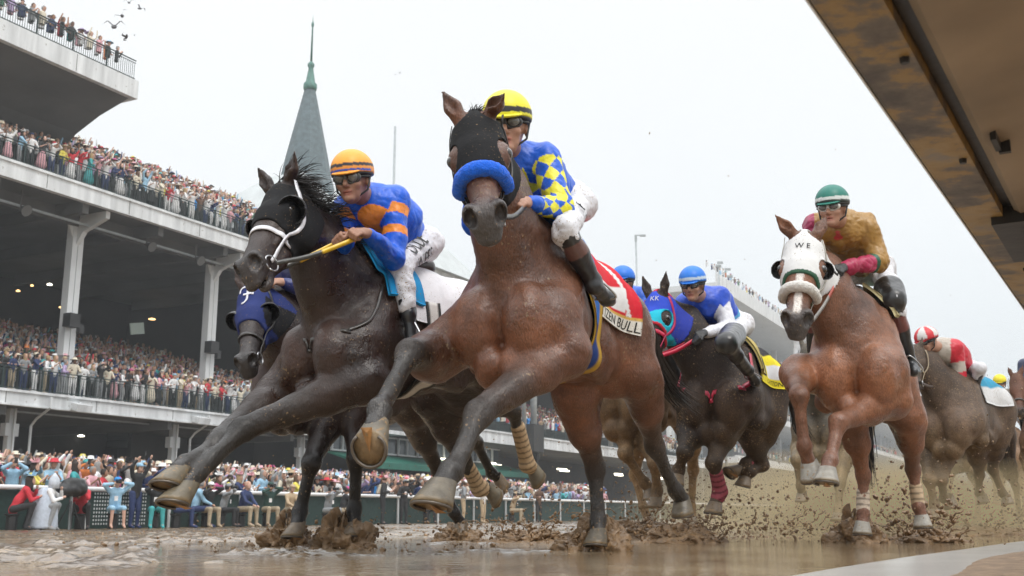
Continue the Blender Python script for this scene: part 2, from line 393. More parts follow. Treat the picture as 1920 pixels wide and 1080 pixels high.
def track_patch(s0, s1, n0, n1, step, seed=3):
    S = np.arange(s0, s1 + step * .5, step); Nn = np.arange(n0, n1 + step * .5, step); a, b = np.meshgrid(S, Nn, indexing='ij')
    x = a * D_[0] + b * N_[0]; y = a * D_[1] + b * N_[1]
    ch = np.clip((b - 2.6 + 1.2 * (fbm(x * .5, y * .5, 2, 31) - .5)) / 1.4, 0, 1)          # churned away from the inner edge
    low = fbm(x * 1.1, y * 1.1, 3, seed) - .5
    cl = fbm(x * 5.5, y * 5.5, 4, seed + 9); rid = 1 - np.abs(fbm(x * 7, y * 7, 3, seed + 20) * 2 - 1)
    h = low * .036 + (np.clip(cl - .52, 0, 1) * .13 + (rid - .75) * .010) * ch * np.clip(fbm(x * .9 + 3, y * .9, 2, 77) * 2.2 - .45, .15, 1)
    h = h * (.35 + .65 * ch) - .006 - .012 * (1 - ch)
    h = h - .010 * np.clip((b - 2.5) / 2, 0, 1) + ch * (.016 * (fbm(x * 14, y * 14, 3, 90) - .5) + .007 * (fbm(x * 44, y * 44, 2, 95) - .5)) * (1 if step < .1 else .5)
    z = base_z(b) + h
    V = np.stack([x, y, z], -1).reshape(-1, 3); ns, nn = a.shape
    i = np.arange(ns * nn).reshape(ns, nn); F = np.stack([i[:-1, :-1], i[1:, :-1], i[1:, 1:], i[:-1, 1:]], -1).reshape(-1, 4)[:, ::-1]
    t = np.clip((fbm(x * 2.6, y * 2.6, 4, 50) - .32) * 2.6, 0, 1).reshape(-1, 1); C = np.array((.13, .080, .038)) * (1 - t) + np.array((.25, .172, .092)) * t
    return V, F, C
Ms = {}
Ms['mud'] = mat('wet_mud', rough=.10, attr=True, nscale=22, namt=.3, bump=.7, bscale=10, bdist=.03, coat=1.0)
Ms['clod'] = mat('mud_clod', (.22, .135, .066), rough=.38, nscale=14, namt=.4, bump=.6, bscale=70)
def water_mat():
    m, t, b = new_mat('muddy_water'); N = t.nodes; L = t.links; tcn = N.new('ShaderNodeTexCoord')
    n = N.new('ShaderNodeTexNoise'); n.inputs['Scale'].default_value = 1.3; n.inputs['Detail'].default_value = 5; L.new(tcn.outputs['Object'], n.inputs[0])
    cr = N.new('ShaderNodeValToRGB'); cr.color_ramp.elements[0].position = .35; cr.color_ramp.elements[0].color = (.17, .11, .06, 1); cr.color_ramp.elements[1].position = .7; cr.color_ramp.elements[1].color = (.40, .31, .20, 1)
    L.new(n.outputs[0], cr.inputs[0]); L.new(cr.outputs[0], b.inputs['Base Color']); b.inputs['Roughness'].default_value = .07; b.inputs['IOR'].default_value = 1.4
    mp = N.new('ShaderNodeMapping'); mp.inputs['Scale'].default_value = (1, 1, 1); L.new(tcn.outputs['Object'], mp.inputs[0])
    n2 = N.new('ShaderNodeTexNoise'); n2.inputs['Scale'].default_value = 9; n2.inputs['Detail'].default_value = 6; L.new(mp.outputs[0], n2.inputs[0])
    bp = N.new('ShaderNodeBump'); bp.inputs['Strength'].default_value = .8; bp.inputs['Distance'].default_value = .02; L.new(n2.outputs[0], bp.inputs['Height']); L.new(bp.outputs[0], b.inputs['Normal'])
    dn = N.new('ShaderNodeVectorMath'); dn.operation = 'DOT_PRODUCT'; dn.inputs[1].default_value = tuple(N_); L.new(tcn.outputs['Object'], dn.inputs[0])      # choppier where it is churned
    rr = N.new('ShaderNodeMapRange'); rr.inputs[1].default_value = 2.2; rr.inputs[2].default_value = 4.2; rr.inputs[3].default_value = .006; rr.inputs[4].default_value = .06; L.new(dn.outputs['Value'], rr.inputs[0]); L.new(rr.outputs[0], bp.inputs['Distance'])
    return m
Ms['water'] = water_mat()
Ms['white'] = mat('white_painted_steel', (.62, .64, .65), rough=.45, nscale=.6, namt=.08, bump=.1, bscale=8)
Ms['white2'] = mat('rain_stained_white_paint', (.62, .64, .65), rough=.5, nscale=2.4, namt=.22, stretch=(1, 1, .12), mud=.25, mudscale=6, mudcol=(.38, .38, .36))
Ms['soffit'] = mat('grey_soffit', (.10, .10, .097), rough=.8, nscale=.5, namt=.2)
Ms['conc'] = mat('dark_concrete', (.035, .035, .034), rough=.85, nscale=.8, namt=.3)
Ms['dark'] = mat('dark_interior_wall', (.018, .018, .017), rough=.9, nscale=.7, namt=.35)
Ms['rail'] = mat('dark_green_railing', (.012, .03, .028), rough=.4, nscale=5)
Ms['green'] = mat('green_awning', (.012, .12, .085), rough=.6, nscale=2, namt=.15, bump=.2, bscale=4)
Ms['slate'] = mat('blue_grey_slate', (.095, .13, .142), rough=.6, nscale=3, namt=.25, bump=.5, bscale=5)
Ms['copper'] = mat('green_copper', (.08, .19, .16), rough=.6, nscale=4, namt=.3)
Ms['glass'] = mat('window_glass', (.06, .08, .09), rough=.1, nscale=.4, namt=.5)
Ms['lamp'] = mat('lit_lamp', (1, .93, .75), emit=4.0)
Ms['lampw'] = mat('warm_lit_lamp', (1, .6, .25), emit=2.5)
Ms['pole'] = mat('galvanised_pole', (.36, .39, .40), rough=.45, metal=.3, nscale=3)
Ms['plastic'] = mat('fence_screen', (.015, .04, .035), rough=.7, nscale=9, namt=.3, bump=.3, bscale=20)
Ms['black'] = mat('black_gear', (.015, .015, .016), rough=.5, nscale=20, bump=.4, bscale=12)
Ms['crowd'] = mat('crowd_clothes', rough=.75, attr=True, nscale=4, namt=.12)
Ms['fab'] = mat('spectator_clothes', rough=.75, objcol=True, nscale=14, namt=.14, bump=.4, bscale=16)
Ms['pskin'] = mat('spectator_skin', rough=.5, objcol=True, nscale=14, namt=.08)
# ground
def ground_sheet():
    g = MB(); S = [-40, -10, 0, 10, 25, 50, 100, 200, 400, 900, 2500]; Nn = [-1500, -400, -100, -20, -3, 2, 6, 14, 22, 24, 30, 38, 60, 200, 1500]
    zz = lambda n: float(base_z(n)) - .09 if n < 24 else -.22
    V = [snz(s, n, zz(n)) for s in S for n in Nn]; k = len(Nn); F = [(i * k + j, (i + 1) * k + j, (i + 1) * k + j + 1, i * k + j + 1)[::-1] for i in range(len(S) - 1) for j in range(k - 1)]
    g.add(V, F); return g.obj('ground', mat('sandy_ground', (.26, .18, .10), rough=.7, nscale=1.2, namt=.3, bump=.4, bscale=9))
tag(ground_sheet(), kind='structure')
Vs, Fs, Cs = [], [], []; o_ = 0
for a in ((1.2, 10, .3, 7.0, .017), (10, 24, -.6, 14.0, .06), (1.2, 10, 7.0, 22.4, .06), (10, 34, 14.0, 22.4, .09), (24, 34, -.6, 14.0, .09), (34, 90, -.6, 22.4, .30), (90, 300, -.6, 22.4, 1.2)):
    V, F, C = track_patch(*a); Vs.append(V); Fs.append(F + o_); Cs.append(C); o_ += len(V)
tag(mesh_obj('dirt_track', np.concatenate(Vs), np.concatenate(Fs), Ms['mud'], None, np.concatenate(Cs)), kind='structure')
def water_sheet():
    S = list(np.arange(-1, 60, 1.0)) + [80, 120, 200, 300]; Nn = list(np.arange(-.7, 22.5, .7)); g = MB(); k = len(Nn)
    V = [snz(s, n, float(base_z(n)) - .0035) for s in S for n in Nn]; g.add(V, [(i * k + j, (i + 1) * k + j, (i + 1) * k + j + 1, i * k + j + 1)[::-1] for i in range(len(S) - 1) for j in range(k - 1)])
    return g.obj('standing_water', Ms['water'], smooth=True)
tag(water_sheet(), kind='structure')
# pale wet apron and sand bank at the inner edge of the track
def bank(name, f_edge, z0, m, step, amp, seed, thick=0.02):
    P = []; S = np.arange(.5, 60, step) if step > .2 else np.arange(.5, 16, step); W = np.concatenate([np.linspace(0, .3, 12), np.linspace(.34, 6, 40)])
    for s in S:
        e = f_edge(s)
        for w in W:
            n = e - w; x, y = (s * D_ + n * N_)[:2]
            h = z0 * min(1, w / .10) + amp * (float(fbm(np.array(x * 9.), np.array(y * 9.), 3, seed)) - .5) * min(1, w / .2); P.append((x, y, h - .012 * (w < .001) + .012 * w))
    k = len(W); F = [(i * k + j, i * k + j + 1, (i + 1) * k + j + 1, (i + 1) * k + j) for i in range(len(S) - 1) for j in range(k - 1)]
    return mesh_obj(name, np.array(P), F, m)
pe1 = [(1.5, .85), (3.3, .92), (4.3, .87), (5.5, .78), (7, .62), (8.5, .48), (9.5, .35), (12, .2), (60, .1)]
e1 = lambda s: float(np.interp(s, [p[0] for p in pe1], [p[1] for p in pe1]))
tag(bank('wet_apron', e1, .012, mat('wet_pale_apron', (.62, .61, .58), rough=.18, nscale=1.2, namt=.08, bump=.25, bscale=50), .12, .002, 5), kind='structure')
e2 = lambda s: e1(s) - .42 - .05 * math.sin(s * 2.1)
tag(bank('sand_bank', e2, .028, mat('wet_sand', (.30, .20, .12), rough=.65, nscale=20, namt=.3, bump=.8, bscale=60), .07, .02, 8), kind='structure')
# ------------------------------------------------------------------ main grandstand
GS = empty('grandstand', snz(38, 42, -.2), 'white steel grandstand with two packed balconies rising at the left', 'grandstand')
def parts_row(name, f, offs, m, parent):
    """one part and its copies along the track"""
    b = MB(); f(b); o = b.obj(name, m, parent)
    for d in offs[1:]:
        c = o.copy(); COL.objects.link(c); c.parent = parent; c.location = Vector(D_ * (d - offs[0]))
def part(name, f, m, parent, kind=None, smooth=False):
    b = MB(); f(b); o = b.obj(name, m, parent, smooth)
    if kind: o['kind'] = kind
    return o
S0, S1, ST = 8.0, 53.2, 36.0
part('lower_fascia', lambda b: (b.tbox(S0, S1, 39.75, 40.0, 4.70, 5.38), b.tbox(S0, S1, 39.66, 39.75, 5.27, 5.38), b.tbox(S0, S1, 39.68, 39.75, 4.70, 4.78)), Ms['white2'], GS)
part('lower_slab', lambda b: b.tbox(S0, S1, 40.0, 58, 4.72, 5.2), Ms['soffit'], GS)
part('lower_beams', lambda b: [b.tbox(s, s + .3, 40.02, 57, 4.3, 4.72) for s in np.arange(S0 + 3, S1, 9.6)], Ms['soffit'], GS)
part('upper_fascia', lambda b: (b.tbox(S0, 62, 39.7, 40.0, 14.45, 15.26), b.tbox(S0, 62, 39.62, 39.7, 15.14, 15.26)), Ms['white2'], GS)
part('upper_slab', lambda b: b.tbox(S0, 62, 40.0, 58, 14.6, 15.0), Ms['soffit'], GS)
part('top_fascia', lambda b: (b.tbox(S0, ST, 39.7, 40.0, 20.45, 21.4), b.tbox(ST - .25, ST, 40.0, 44, 20.45, 21.4)), Ms['white2'], GS)
def soffit(b):
    pr = [(40.0, 20.5), (40.6, 20.3), (42, 19.9), (43.6, 19.2), (45, 18.2), (46, 17.4), (58, 17.2), (58, 21.0), (40.0, 21.0)]
    V = [snz(s, n, z) for s in (S0, ST - .26) for n, z in pr]; k = len(pr)
    b.add(V, [(i, (i + 1) % k, k + (i + 1) % k, k + i) for i in range(k)] + [tuple(range(k))[::-1], tuple(range(k, 2 * k))])
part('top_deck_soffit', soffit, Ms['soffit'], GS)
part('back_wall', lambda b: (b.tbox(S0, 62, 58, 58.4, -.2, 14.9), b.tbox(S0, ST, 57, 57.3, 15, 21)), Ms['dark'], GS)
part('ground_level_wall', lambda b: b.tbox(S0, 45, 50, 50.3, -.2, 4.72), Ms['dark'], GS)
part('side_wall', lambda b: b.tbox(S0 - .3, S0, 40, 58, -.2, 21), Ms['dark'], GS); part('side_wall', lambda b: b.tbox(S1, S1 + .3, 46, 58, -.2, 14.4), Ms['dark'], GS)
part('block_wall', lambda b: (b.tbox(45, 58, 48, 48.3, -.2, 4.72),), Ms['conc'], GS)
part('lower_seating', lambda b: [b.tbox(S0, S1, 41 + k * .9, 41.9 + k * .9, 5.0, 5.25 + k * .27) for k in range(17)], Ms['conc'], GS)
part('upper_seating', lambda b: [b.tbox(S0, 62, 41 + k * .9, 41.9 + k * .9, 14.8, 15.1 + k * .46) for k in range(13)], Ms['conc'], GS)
for s in (22.5, 31.6, 41.3, 51.7):
    part('column', lambda b: (b.tbox(s - .14, s + .14, 41, 41.28, -.2, 4.7), b.tbox(s - .34, s + .34, 40.95, 41.3, 3.5, 4.05), b.tbox(s - .04, s + .04, 40.80, 40.9, -.2, 4.7)), Ms['white'], GS)
for s in (25.6, 35.1, 44.6):
    def colf(b):
        b.tbox(s - .32, s - .02, 42, 42.45, 5.2, 14.0); b.tbox(s + .02, s + .32, 42, 42.2, 5.2, 14.0)
        V = [snz(s + ds, n, z) for ds in (-.12, .12) for n, z in ((42.3, 12.6), (42.3, 14.45), (40.1, 14.45), (40.1, 14.1), (41.6, 13.6))]
        b.add(V, [(0, 1, 2, 3, 4), (9, 8, 7, 6, 5)] + [(i, 5 + i, 5 + (i + 1) % 5, (i + 1) % 5) for i in range(5)])
        for q_ in (-1, 1):
            V = [snz(s + q_ * a, 42.1 + dn, z) for dn in (-.06, .06) for a, z in ((.1, 12.9), (.1, 14.4), (2.6, 14.4), (.6, 13.9))]
            b.add(V, [(0, 1, 2, 3), (7, 6, 5, 4)] + [(i, 4 + i, 4 + (i + 1) % 4, (i + 1) % 4) for i in range(4)])
    c = part('column', colf, Ms['white'], GS)
    part('loudspeaker', lambda b: (b.box(snz(s - .25, 41.7, 9.2), (.3, .25, .32), (D_, N_, Z_)), b.box(snz(s + .45, 41.9, 8.9), (.14, .12, .22), (D_, N_, Z_))), Ms['black'], c)
part('upper_underbeams', lambda b: [b.tbox(s, s + .35, 40.05, 57, 14.0, 14.6) for s in np.arange(S0 + 1.8, 62, 4.75)] + [b.tbox(S0, 62, 41.9, 42.2, 13.9, 14.6)], Ms['soffit'], GS)
for s in (37.0, 41.0, 52): part('column', lambda b: b.tbox(s - .3, s + .3, 46, 46.6, 15, 19.5 if s < 40 else 15.2), Ms['white2'], GS)
for s, z in ((33.9, 4.62), (41.5, 4.62)):
    part('floodlight', lambda b: (b.box(snz(s, 39.45, z + .25), (.42, .25, .16), (D_, norm(N_ + Z_ * .25), norm(Z_ - N_ * .25))), b.tbox(s - .05, s + .05, 39.5, 39.75, z + .2, z + .5)), Ms['white2'], GS)
for px, py, n, r_, mm in ((152, 817, 49.7, .2, 'lamp'), (93, 424, 50, .34, 'lamp'), (93, 533, 52, .16, 'lamp'), (118, 576, 54, .25, 'lampw'), (285, 598, 54, .25, 'lampw'), (370, 628, 53, .25, 'lampw'), (330, 629, 55, .12, 'lamp'), (34, 545, 55, .13, 'lampw'), (371, 638, 55, .1, 'lampw'), (60, 535, 56, .1, 'lampw')):
    p = at_pl(px, py, N_, n); b = MB(); b.lathe(p, [(r_ * .3, .06), (r_, 0), (r_ * .9, -.05), (.01, -.07)], 10); b.obj('ceiling_lamp', Ms[mm], GS, True)
# joints, conduit and drain pipes on the steelwork
parts_row('fascia_joint', lambda b: b.tbox(11.0, 11.02, 39.735, 39.76, 4.72, 5.26), np.arange(11.0, 53, 4.8), Ms['soffit'], GS)
parts_row('fascia_joint', lambda b: b.tbox(12.0, 12.02, 39.685, 39.71, 14.5, 15.12), np.arange(12.0, 61, 4.8), Ms['soffit'], GS)
parts_row('fascia_joint', lambda b: b.tbox(13.0, 13.02, 39.685, 39.71, 20.5, 21.35), np.arange(13.0, 36, 4.8), Ms['soffit'], GS)
part('conduit', lambda b: (b.tbox(S0, S1, 41.3, 41.38, 4.58, 4.66), b.tbox(S0, 62, 41.2, 41.3, 13.8, 13.9)), Ms['pole'], GS)
for s_ in (23.4, 32.4, 42.2, 52.0): part('drain_pipe', lambda b: b.tube([snz(s_, 39.6, 5.2), snz(s_, 39.6, 4.75), snz(s_ + .1, 40.6, 4.3), snz(s_ + .1, 40.9, 4.0), snz(s_ + .1, 40.9, -.1)], .06, 8), Ms['white'], GS)
for s_ in (27.5, 31.0, 38.5, 42.0, 47.0): part('horn_speaker', lambda b: (b.tube([snz(s_, 41.0, 13.7), snz(s_, 40.6, 13.5)], [.08, .28], 8), b.tbox(s_ - .03, s_ + .03, 41, 41.06, 13.6, 14.5)), Ms['soffit'], GS)
# railings
def railing(lab, s0, s1, n, z, h=.98):
    r = empty('railing', snz((s0 + s1) / 2, n, z), lab, 'railing', 'balcony railings')
    part('top_rail', lambda b: (b.tbox(s0, s1, n - .03, n + .03, z + h - .04, z + h), b.tbox(s0, s1, n - .015, n + .015, z + h - .16, z + h - .13), b.tbox(s0, s1, n - .02, n + .02, z + .06, z + .10)), Ms['rail'], r)
    parts_row('post', lambda b: b.tbox(s0 - .035, s0 + .035, n - .03, n + .03, z, z + h), np.arange(s0, s1 + .01, 2.0), Ms['rail'], r)
    part('balusters', lambda b: [b.tbox(s - .009, s + .009, n - .009, n + .009, z + .08, z + h - .14) for s in np.arange(s0 + .11, s1, .125)], Ms['rail'], r)
    return r
railing('dark green railing along the lower balcony of the grandstand', S0, S1, 39.8, 5.38)
railing('dark railing along the middle balcony below the rows of spectators', S0, 61, 39.8, 15.26)
railing('dark railing on the topmost deck of the grandstand', S0, ST - .2, 39.8, 21.4, 1.05)
# spire and the old roof
SP = empty('spire', snz(59.8, 48, 14), 'tall pointed grey slate spire with a green copper neck behind the dark racehorse', 'spire')
b = MB(); b.lathe(snz(59.8, 48, 0), [(3.4, 21.0), (2.4, 22.6), (1.85, 24.4), (1.54, 26), (.46, 31.0), (.40, 31.3)], 8, rot=.3); b.obj('spire_roof', Ms['slate'], SP)
b = MB(); b.lathe(snz(59.8, 48, 0), [(.46, 31.2), (.52, 31.4), (.50, 31.7), (.36, 31.85), (.24, 32.6), (.17, 33.0), (.26, 33.15), (.26, 33.3), (.11, 33.5)], 12); b.obj('copper_neck', Ms['copper'], SP, True)
b = MB(); b.lathe(snz(59.8, 48, 0), [(.09, 33.4), (.055, 36.3), (.11, 36.45), (.10, 36.6), (.03, 36.8), (.01, 37.2)], 8); b.obj('finial', Ms['copper'], SP, True)
PV = empty('pavilion', snz(64, 48, -.2), 'pale grey roofed pavilion block under the spire', 'building')
def roof(b):
    e = [(53, 42.5, 19.0), (77.4, 42.5, 19.0), (77.4, 56, 19.0), (53, 56, 19.0)]; r_ = [(58, 47, 24.2), (73.5, 47, 24.2), (73.5, 50, 24.2), (58, 50, 24.2)]
    V = [snz(*p) for p in e + r_]; b.add(V, [(0, 1, 5, 4), (1, 2, 6, 5), (2, 3, 7, 6), (3, 0, 4, 7), (4, 5, 6, 7), (3, 2, 1, 0)])
part('roof', roof, mat('pale_metal_roof', (.45, .48, .48), rough=.5, nscale=1, namt=.1, bump=.3, bscale=3), PV)
part('wall', lambda b: b.tbox(54.5, 77, 43, 55.5, 6, 19), Ms['white2'], PV)
part('lower_wall', lambda b: b.tbox(53.6, 120, 47, 47.4, 3.9, 15), Ms['dark'], PV)
# ------------------------------------------------------------------ second stand, past the spire
G2 = empty('grandstand', snz(85, 42, -.2), 'low white stand with a green awning seen between the legs of the leading horses', 'grandstand')
part('fascia', lambda b: (b.tbox(61, 122, 37.8, 38, 5.3, 6.2), b.tbox(61, 122, 37.7, 37.8, 6.08, 6.2)), Ms['white2'], G2)
part('slab', lambda b: b.tbox(61, 122, 38, 52, 5.3, 5.9), Ms['soffit'], G2)
part('seating', lambda b: [b.tbox(61, 122, 38.6 + k * .9, 39.5 + k * .9, 5.9, 6.3 + k * .3) for k in range(12)], Ms['conc'], G2)
part('upper_roof', lambda b: (b.tbox(77.5, 122, 37.5, 52, 15.5, 16.4),), Ms['soffit'], G2)
part('back_wall', lambda b: (b.tbox(54, 122, 52, 52.3, -.2, 15.5), b.tbox(54, 122, 46.5, 46.9, -.2, 5.3)), Ms['dark'], G2)
def awning(b):
    pr = [(38.6, 2.95), (38.6, 3.35), (41, 4.0), (41, 3.9), (38.75, 3.2), (38.75, 2.95)]; V = [snz(s, n, z) for s in (54.2, 78) for n, z in pr]; k = len(pr)
    b.add(V, [(i, (i + 1) % k, k + (i + 1) % k, k + i) for i in range(k)] + [tuple(range(k))[::-1], tuple(range(k, 2 * k))])
part('awning', awning, Ms['green'], G2)
for k in range(9):
    s = 54.6 + k * 2.5
    w = part('window', lambda b: (b.tbox(s, s + 2.3, 40.9, 41.05, 4.05, 4.15), b.tbox(s, s + 2.3, 40.9, 41.05, 5.15, 5.25), b.tbox(s, s + .08, 40.9, 41.05, 4.15, 5.15), b.tbox(s + 1.1, s + 1.18, 40.9, 41.05, 4.15, 5.15)), Ms['white'], G2)
    part('pane', lambda b: b.tbox(s + .08, s + 2.3, 41.06, 41.1, 4.15, 5.15), Ms['glass'], w)
part('canopy_roof', lambda b: (b.tbox(54, 64, 39.5, 44, 5.3, 5.55),), Ms['white2'], G2)
for k in range(16):
    s = 67 + k * 3.4; part('ceiling_lamp', lambda b: b.tbox(s, s + 1.7, 40.5 + (k % 2) * 1.3, 40.75 + (k % 2) * 1.3, 4.0, 4.12), Ms['lamp'], G2)
for s in (68, 80, 92, 104, 116): part('column', lambda b: b.tbox(s - .2, s + .2, 39, 39.4, -.2, 5.3), Ms['conc'], G2)
for s, r_ in ((75.6, .26), (73.9, .16), (91.5, .22)):
    b = MB(); b.lathe(snz(s, 37.2, 0), [(r_, 5.2 if r_ > .25 else 6.2), (r_, 15.5)], 12); b.obj('roof_post', Ms['pole'], G2, True)
part('service_box', lambda b: b.tbox(74.8, 76.6, 36.8, 37.7, 4.9, 7.0), Ms['conc'], G2)
railing('railing above the white band of the far low stand', 61, 122, 37.9, 6.2, .7)
# far stand on the right
G3 = empty('grandstand', snz(200, 44, -.2), 'huge hazy grandstand far off behind the blue-capped jockey', 'grandstand')
A0, A1 = 138, 420
for z0, z1, n in ((30.0, 32.0, 40), (21.8, 22.9, 39.6), (13.5, 14.4, 39), (6.6, 7.6, 38.4)):
    part('fascia', lambda b: b.tbox(A0, A1, n, n + .4, z0, z1), Ms['white2'], G3); part('slab', lambda b: b.tbox(A0, A1, n + .4, 60, z0, z0 + .8), Ms['white'], G3)
part('back_wall', lambda b: b.tbox(A0, A1, 55, 56, -.2, 31), mat('hazed_grey_facade', (.42, .43, .44), rough=.8, nscale=.3, namt=.2), G3)  # distance haze put into the colour: far wall lightened to look faded
part('columns', lambda b: [b.tbox(s, s + .6, 47, 48, -.2, 31) for s in range(A0, A1, 12)], Ms['white2'], G3)
# outer rail
OR = empty('rail_fence', snz(40, 23.3, -.2), 'white outer rail with a dark green screen between track and crowd', 'fence')
b = MB(); b.tube([snz(s, 23.3, .84) for s in np.arange(8, 200, 3.0)], .062, 10); b.obj('top_rail', mat('white_rail', (.7, .7, .7), rough=.35, nscale=3, namt=.06), OR, True)
parts_row('post', lambda b: b.tbox(8.47, 8.53, 23.33, 23.39, -.2, .82), np.arange(8.5, 200, 3.0), Ms['white'], OR)
part('screen', lambda b: b.tbox(8, 200, 23.42, 23.45, -.2, .78), Ms['plastic'], OR)
def mk(b):
    for s in np.arange(20.8, 22.6, .09):
        for k in range(9): b.tbox(s, s + .035, 23.40, 23.415, -.1 + k * .1, -.05 + k * .1)
part('mesh_panel', mk, Ms['white'], OR)
# inner rail overhead
def inner_rail():
    a = np.array((.472, 1.57, 0)); c = np.array((2.04, 4.18, 0)); t = norm(c - a); rt = np.array((t[1], -t[0], 0)); z = 1.01
    R0 = empty('inner_rail', a, 'muddy metal running rail passing overhead from the top right corner', 'rail')
    mm, t_, b_ = new_mat('dirty_rail_underside'); N = t_.nodes; L = t_.links; tcn = N.new('ShaderNodeTexCoord'); n = N.new('ShaderNodeTexNoise'); n.inputs['Scale'].default_value = 5.5; n.inputs['Detail'].default_value = 9; n.inputs['Roughness'].default_value = .62; L.new(tcn.outputs['Object'], n.inputs[0])
    cr = N.new('ShaderNodeValToRGB'); E_ = cr.color_ramp.elements; E_[0].position = .36; E_[0].color = (.055, .04, .028, 1); E_[1].position = .68; E_[1].color = (.20, .165, .125, 1)
    for p_, c_ in ((.47, (.13, .10, .07)), (.53, (.27, .165, .045)), (.60, (.30, .20, .08))): e_ = E_.new(p_); e_.color = (*c_, 1)
    L.new(n.outputs[0], cr.inputs[0]); L.new(cr.outputs[0], b_.inputs['Base Color']); b_.inputs['Roughness'].default_value = .5; bp_ = N.new('ShaderNodeBump'); bp_.inputs['Strength'].default_value = .4; bp_.inputs['Distance'].default_value = .01; L.new(n.outputs[0], bp_.inputs['Height']); L.new(bp_.outputs[0], b_.inputs['Normal'])
    mb = mat('brown_rail_panel', (.25, .195, .135), rough=.5, nscale=3, namt=.28, bump=.1, bscale=9, bdist=.01)
    def ext(name, pr, m, bend=.012, parent=R0):
        V = []; st = [x * .25 for x in range(-14, 70)]
        for d in st:
            p = a + t * d + rt * (bend * .0 * d * d)
            for r_, h in pr: V.append(p + rt * r_ + Z_ * h)
        k = len(pr); F = [(i * k + j, i * k + (j + 1) % k, (i + 1) * k + (j + 1) % k, (i + 1) * k + j) for i in range(len(st) - 1) for j in range(k)]
        F += [tuple(range(k))[::-1], tuple(range((len(st) - 1) * k, len(st) * k))]
        return mesh_obj(name, V, F, m, parent, smooth=False)
    ext('rail_lip', [(0, z + .02), (.003, z), (.105, z - .004), (.108, z + .05), (.0, z + .05)], mm)
    ext('lip_edge', [(-.004, z + .0), (-.0005, z + .0), (-.0005, z + .052), (-.004, z + .052)], mat('bright_metal_edge', (.6, .6, .58), rough=.4))
    ext('seam', [(.108, z + .022), (.134, z + .022), (.134, z + .05), (.108, z + .05)], Ms['black'])
    ext('panel', [(.134, z + .01), (.150, z - .002), (.30, z + .03), (.62, z + .05), (.95, z + .02), (.95, z + .12), (.134, z + .12)], mb)
    ext('panel_seam', [(.306, z + .026), (.314, z + .026), (.314, z + .032), (.306, z + .032)], Ms['conc'])
    q = at_pl(1915, 440, Z_, z) + rt * .05; b = MB(); b.box(q + Z_ * .02, (.10, .26, .045), (rt, t, Z_)); b.tube([q + rt * .05 - t * .1, q + rt * .16 + Z_ * -.3], .025, 8); b.box(q - t * .1 - Z_ * .03, (.03, .05, .02), (rt, t, Z_)); b.obj('bracket', Ms['black'], R0)
    for d in (.3, .95, 1.6, 2.25, 2.9, 3.55, 4.2):
        b = MB(); b.lathe(a + t * d + rt * .088 + Z_ * (z - .010), [(.001, -.004), (.008, -.004), (.009, 0), (.009, .008)], 6); b.obj('bolt', Ms['black'], R0)
    for d in (.85, 3.3, 5.8):
        q = a + t * d + rt * .17; b = MB()
        if d < 1: b.box(q + Z_ * (z - .004), (.006, .045, .012), (rt, t, Z_)); b.box(q + t * .05 + rt * .012 + Z_ * (z - .006), (.012, .008, .014), (rt, t, Z_)); b.obj('bracket', Ms['black'], R0)
        else:
            b.box(q + rt * .12 + Z_ * (z - .03), (.14, .16, .05), (rt, t, Z_)); b.box(q + rt * .30 + Z_ * (z * .5 - .1), (.03, .03, z * .5 + .1), (rt, t, Z_))
            b.tube([q + rt * .30 + Z_ * .5, q + rt * .06 + Z_ * (z - .04)], .02, 8); b.obj('post', Ms['black'], R0)
inner_rail()
# poles
def pole(lab, px, pt, pb, n, r, head=None, name='light_pole', cat='pole'):
    top = at_pl(px, pt, N_, n); P0 = np.array([top[0], top[1], -.2]); e = empty(name, P0, lab, cat)
    b = MB(); b.tube([P0, P0 + Z_ * (top[2] + .2)], [r, r * .55], 10); b.obj('pole', Ms['pole'], e, True)
    if head: b = MB(); head(b, top); b.obj('lamp_head', Ms['pole'], e)
pole('thin grey flagpole rising behind the orange-capped jockey', 741, 237, 345, 45, .16, None, 'flagpole', 'flagpole')
pole('slim light pole with a single arm lamp above the rump of the leading bay', 1192, 441, 560, 32, .13, lambda b, t: (b.tube([t, t + D_ * .2 + Z_ * .05, t + np.array((.55, 0, .0))], .05, 6), b.box(t + np.array((.62, 0, -.03)), (.25, .12, .07)), b.box(t + np.array((.0, 0, -.25)), (.1, .1, .28))))
pole('light pole with a cluster of floodlights behind the blue-capped jockey', 1347, 500, 560, 32, .14, lambda b, t: [b.box(t + np.array((x, 0, z)), (.3, .1, .12)) for x, z in ((.0, .1), (1.0, -.3), (1.2, -1.1), (.2, .45))] + [b.tube([t, t + np.array((1.1, 0, -.4))], .04, 5)])
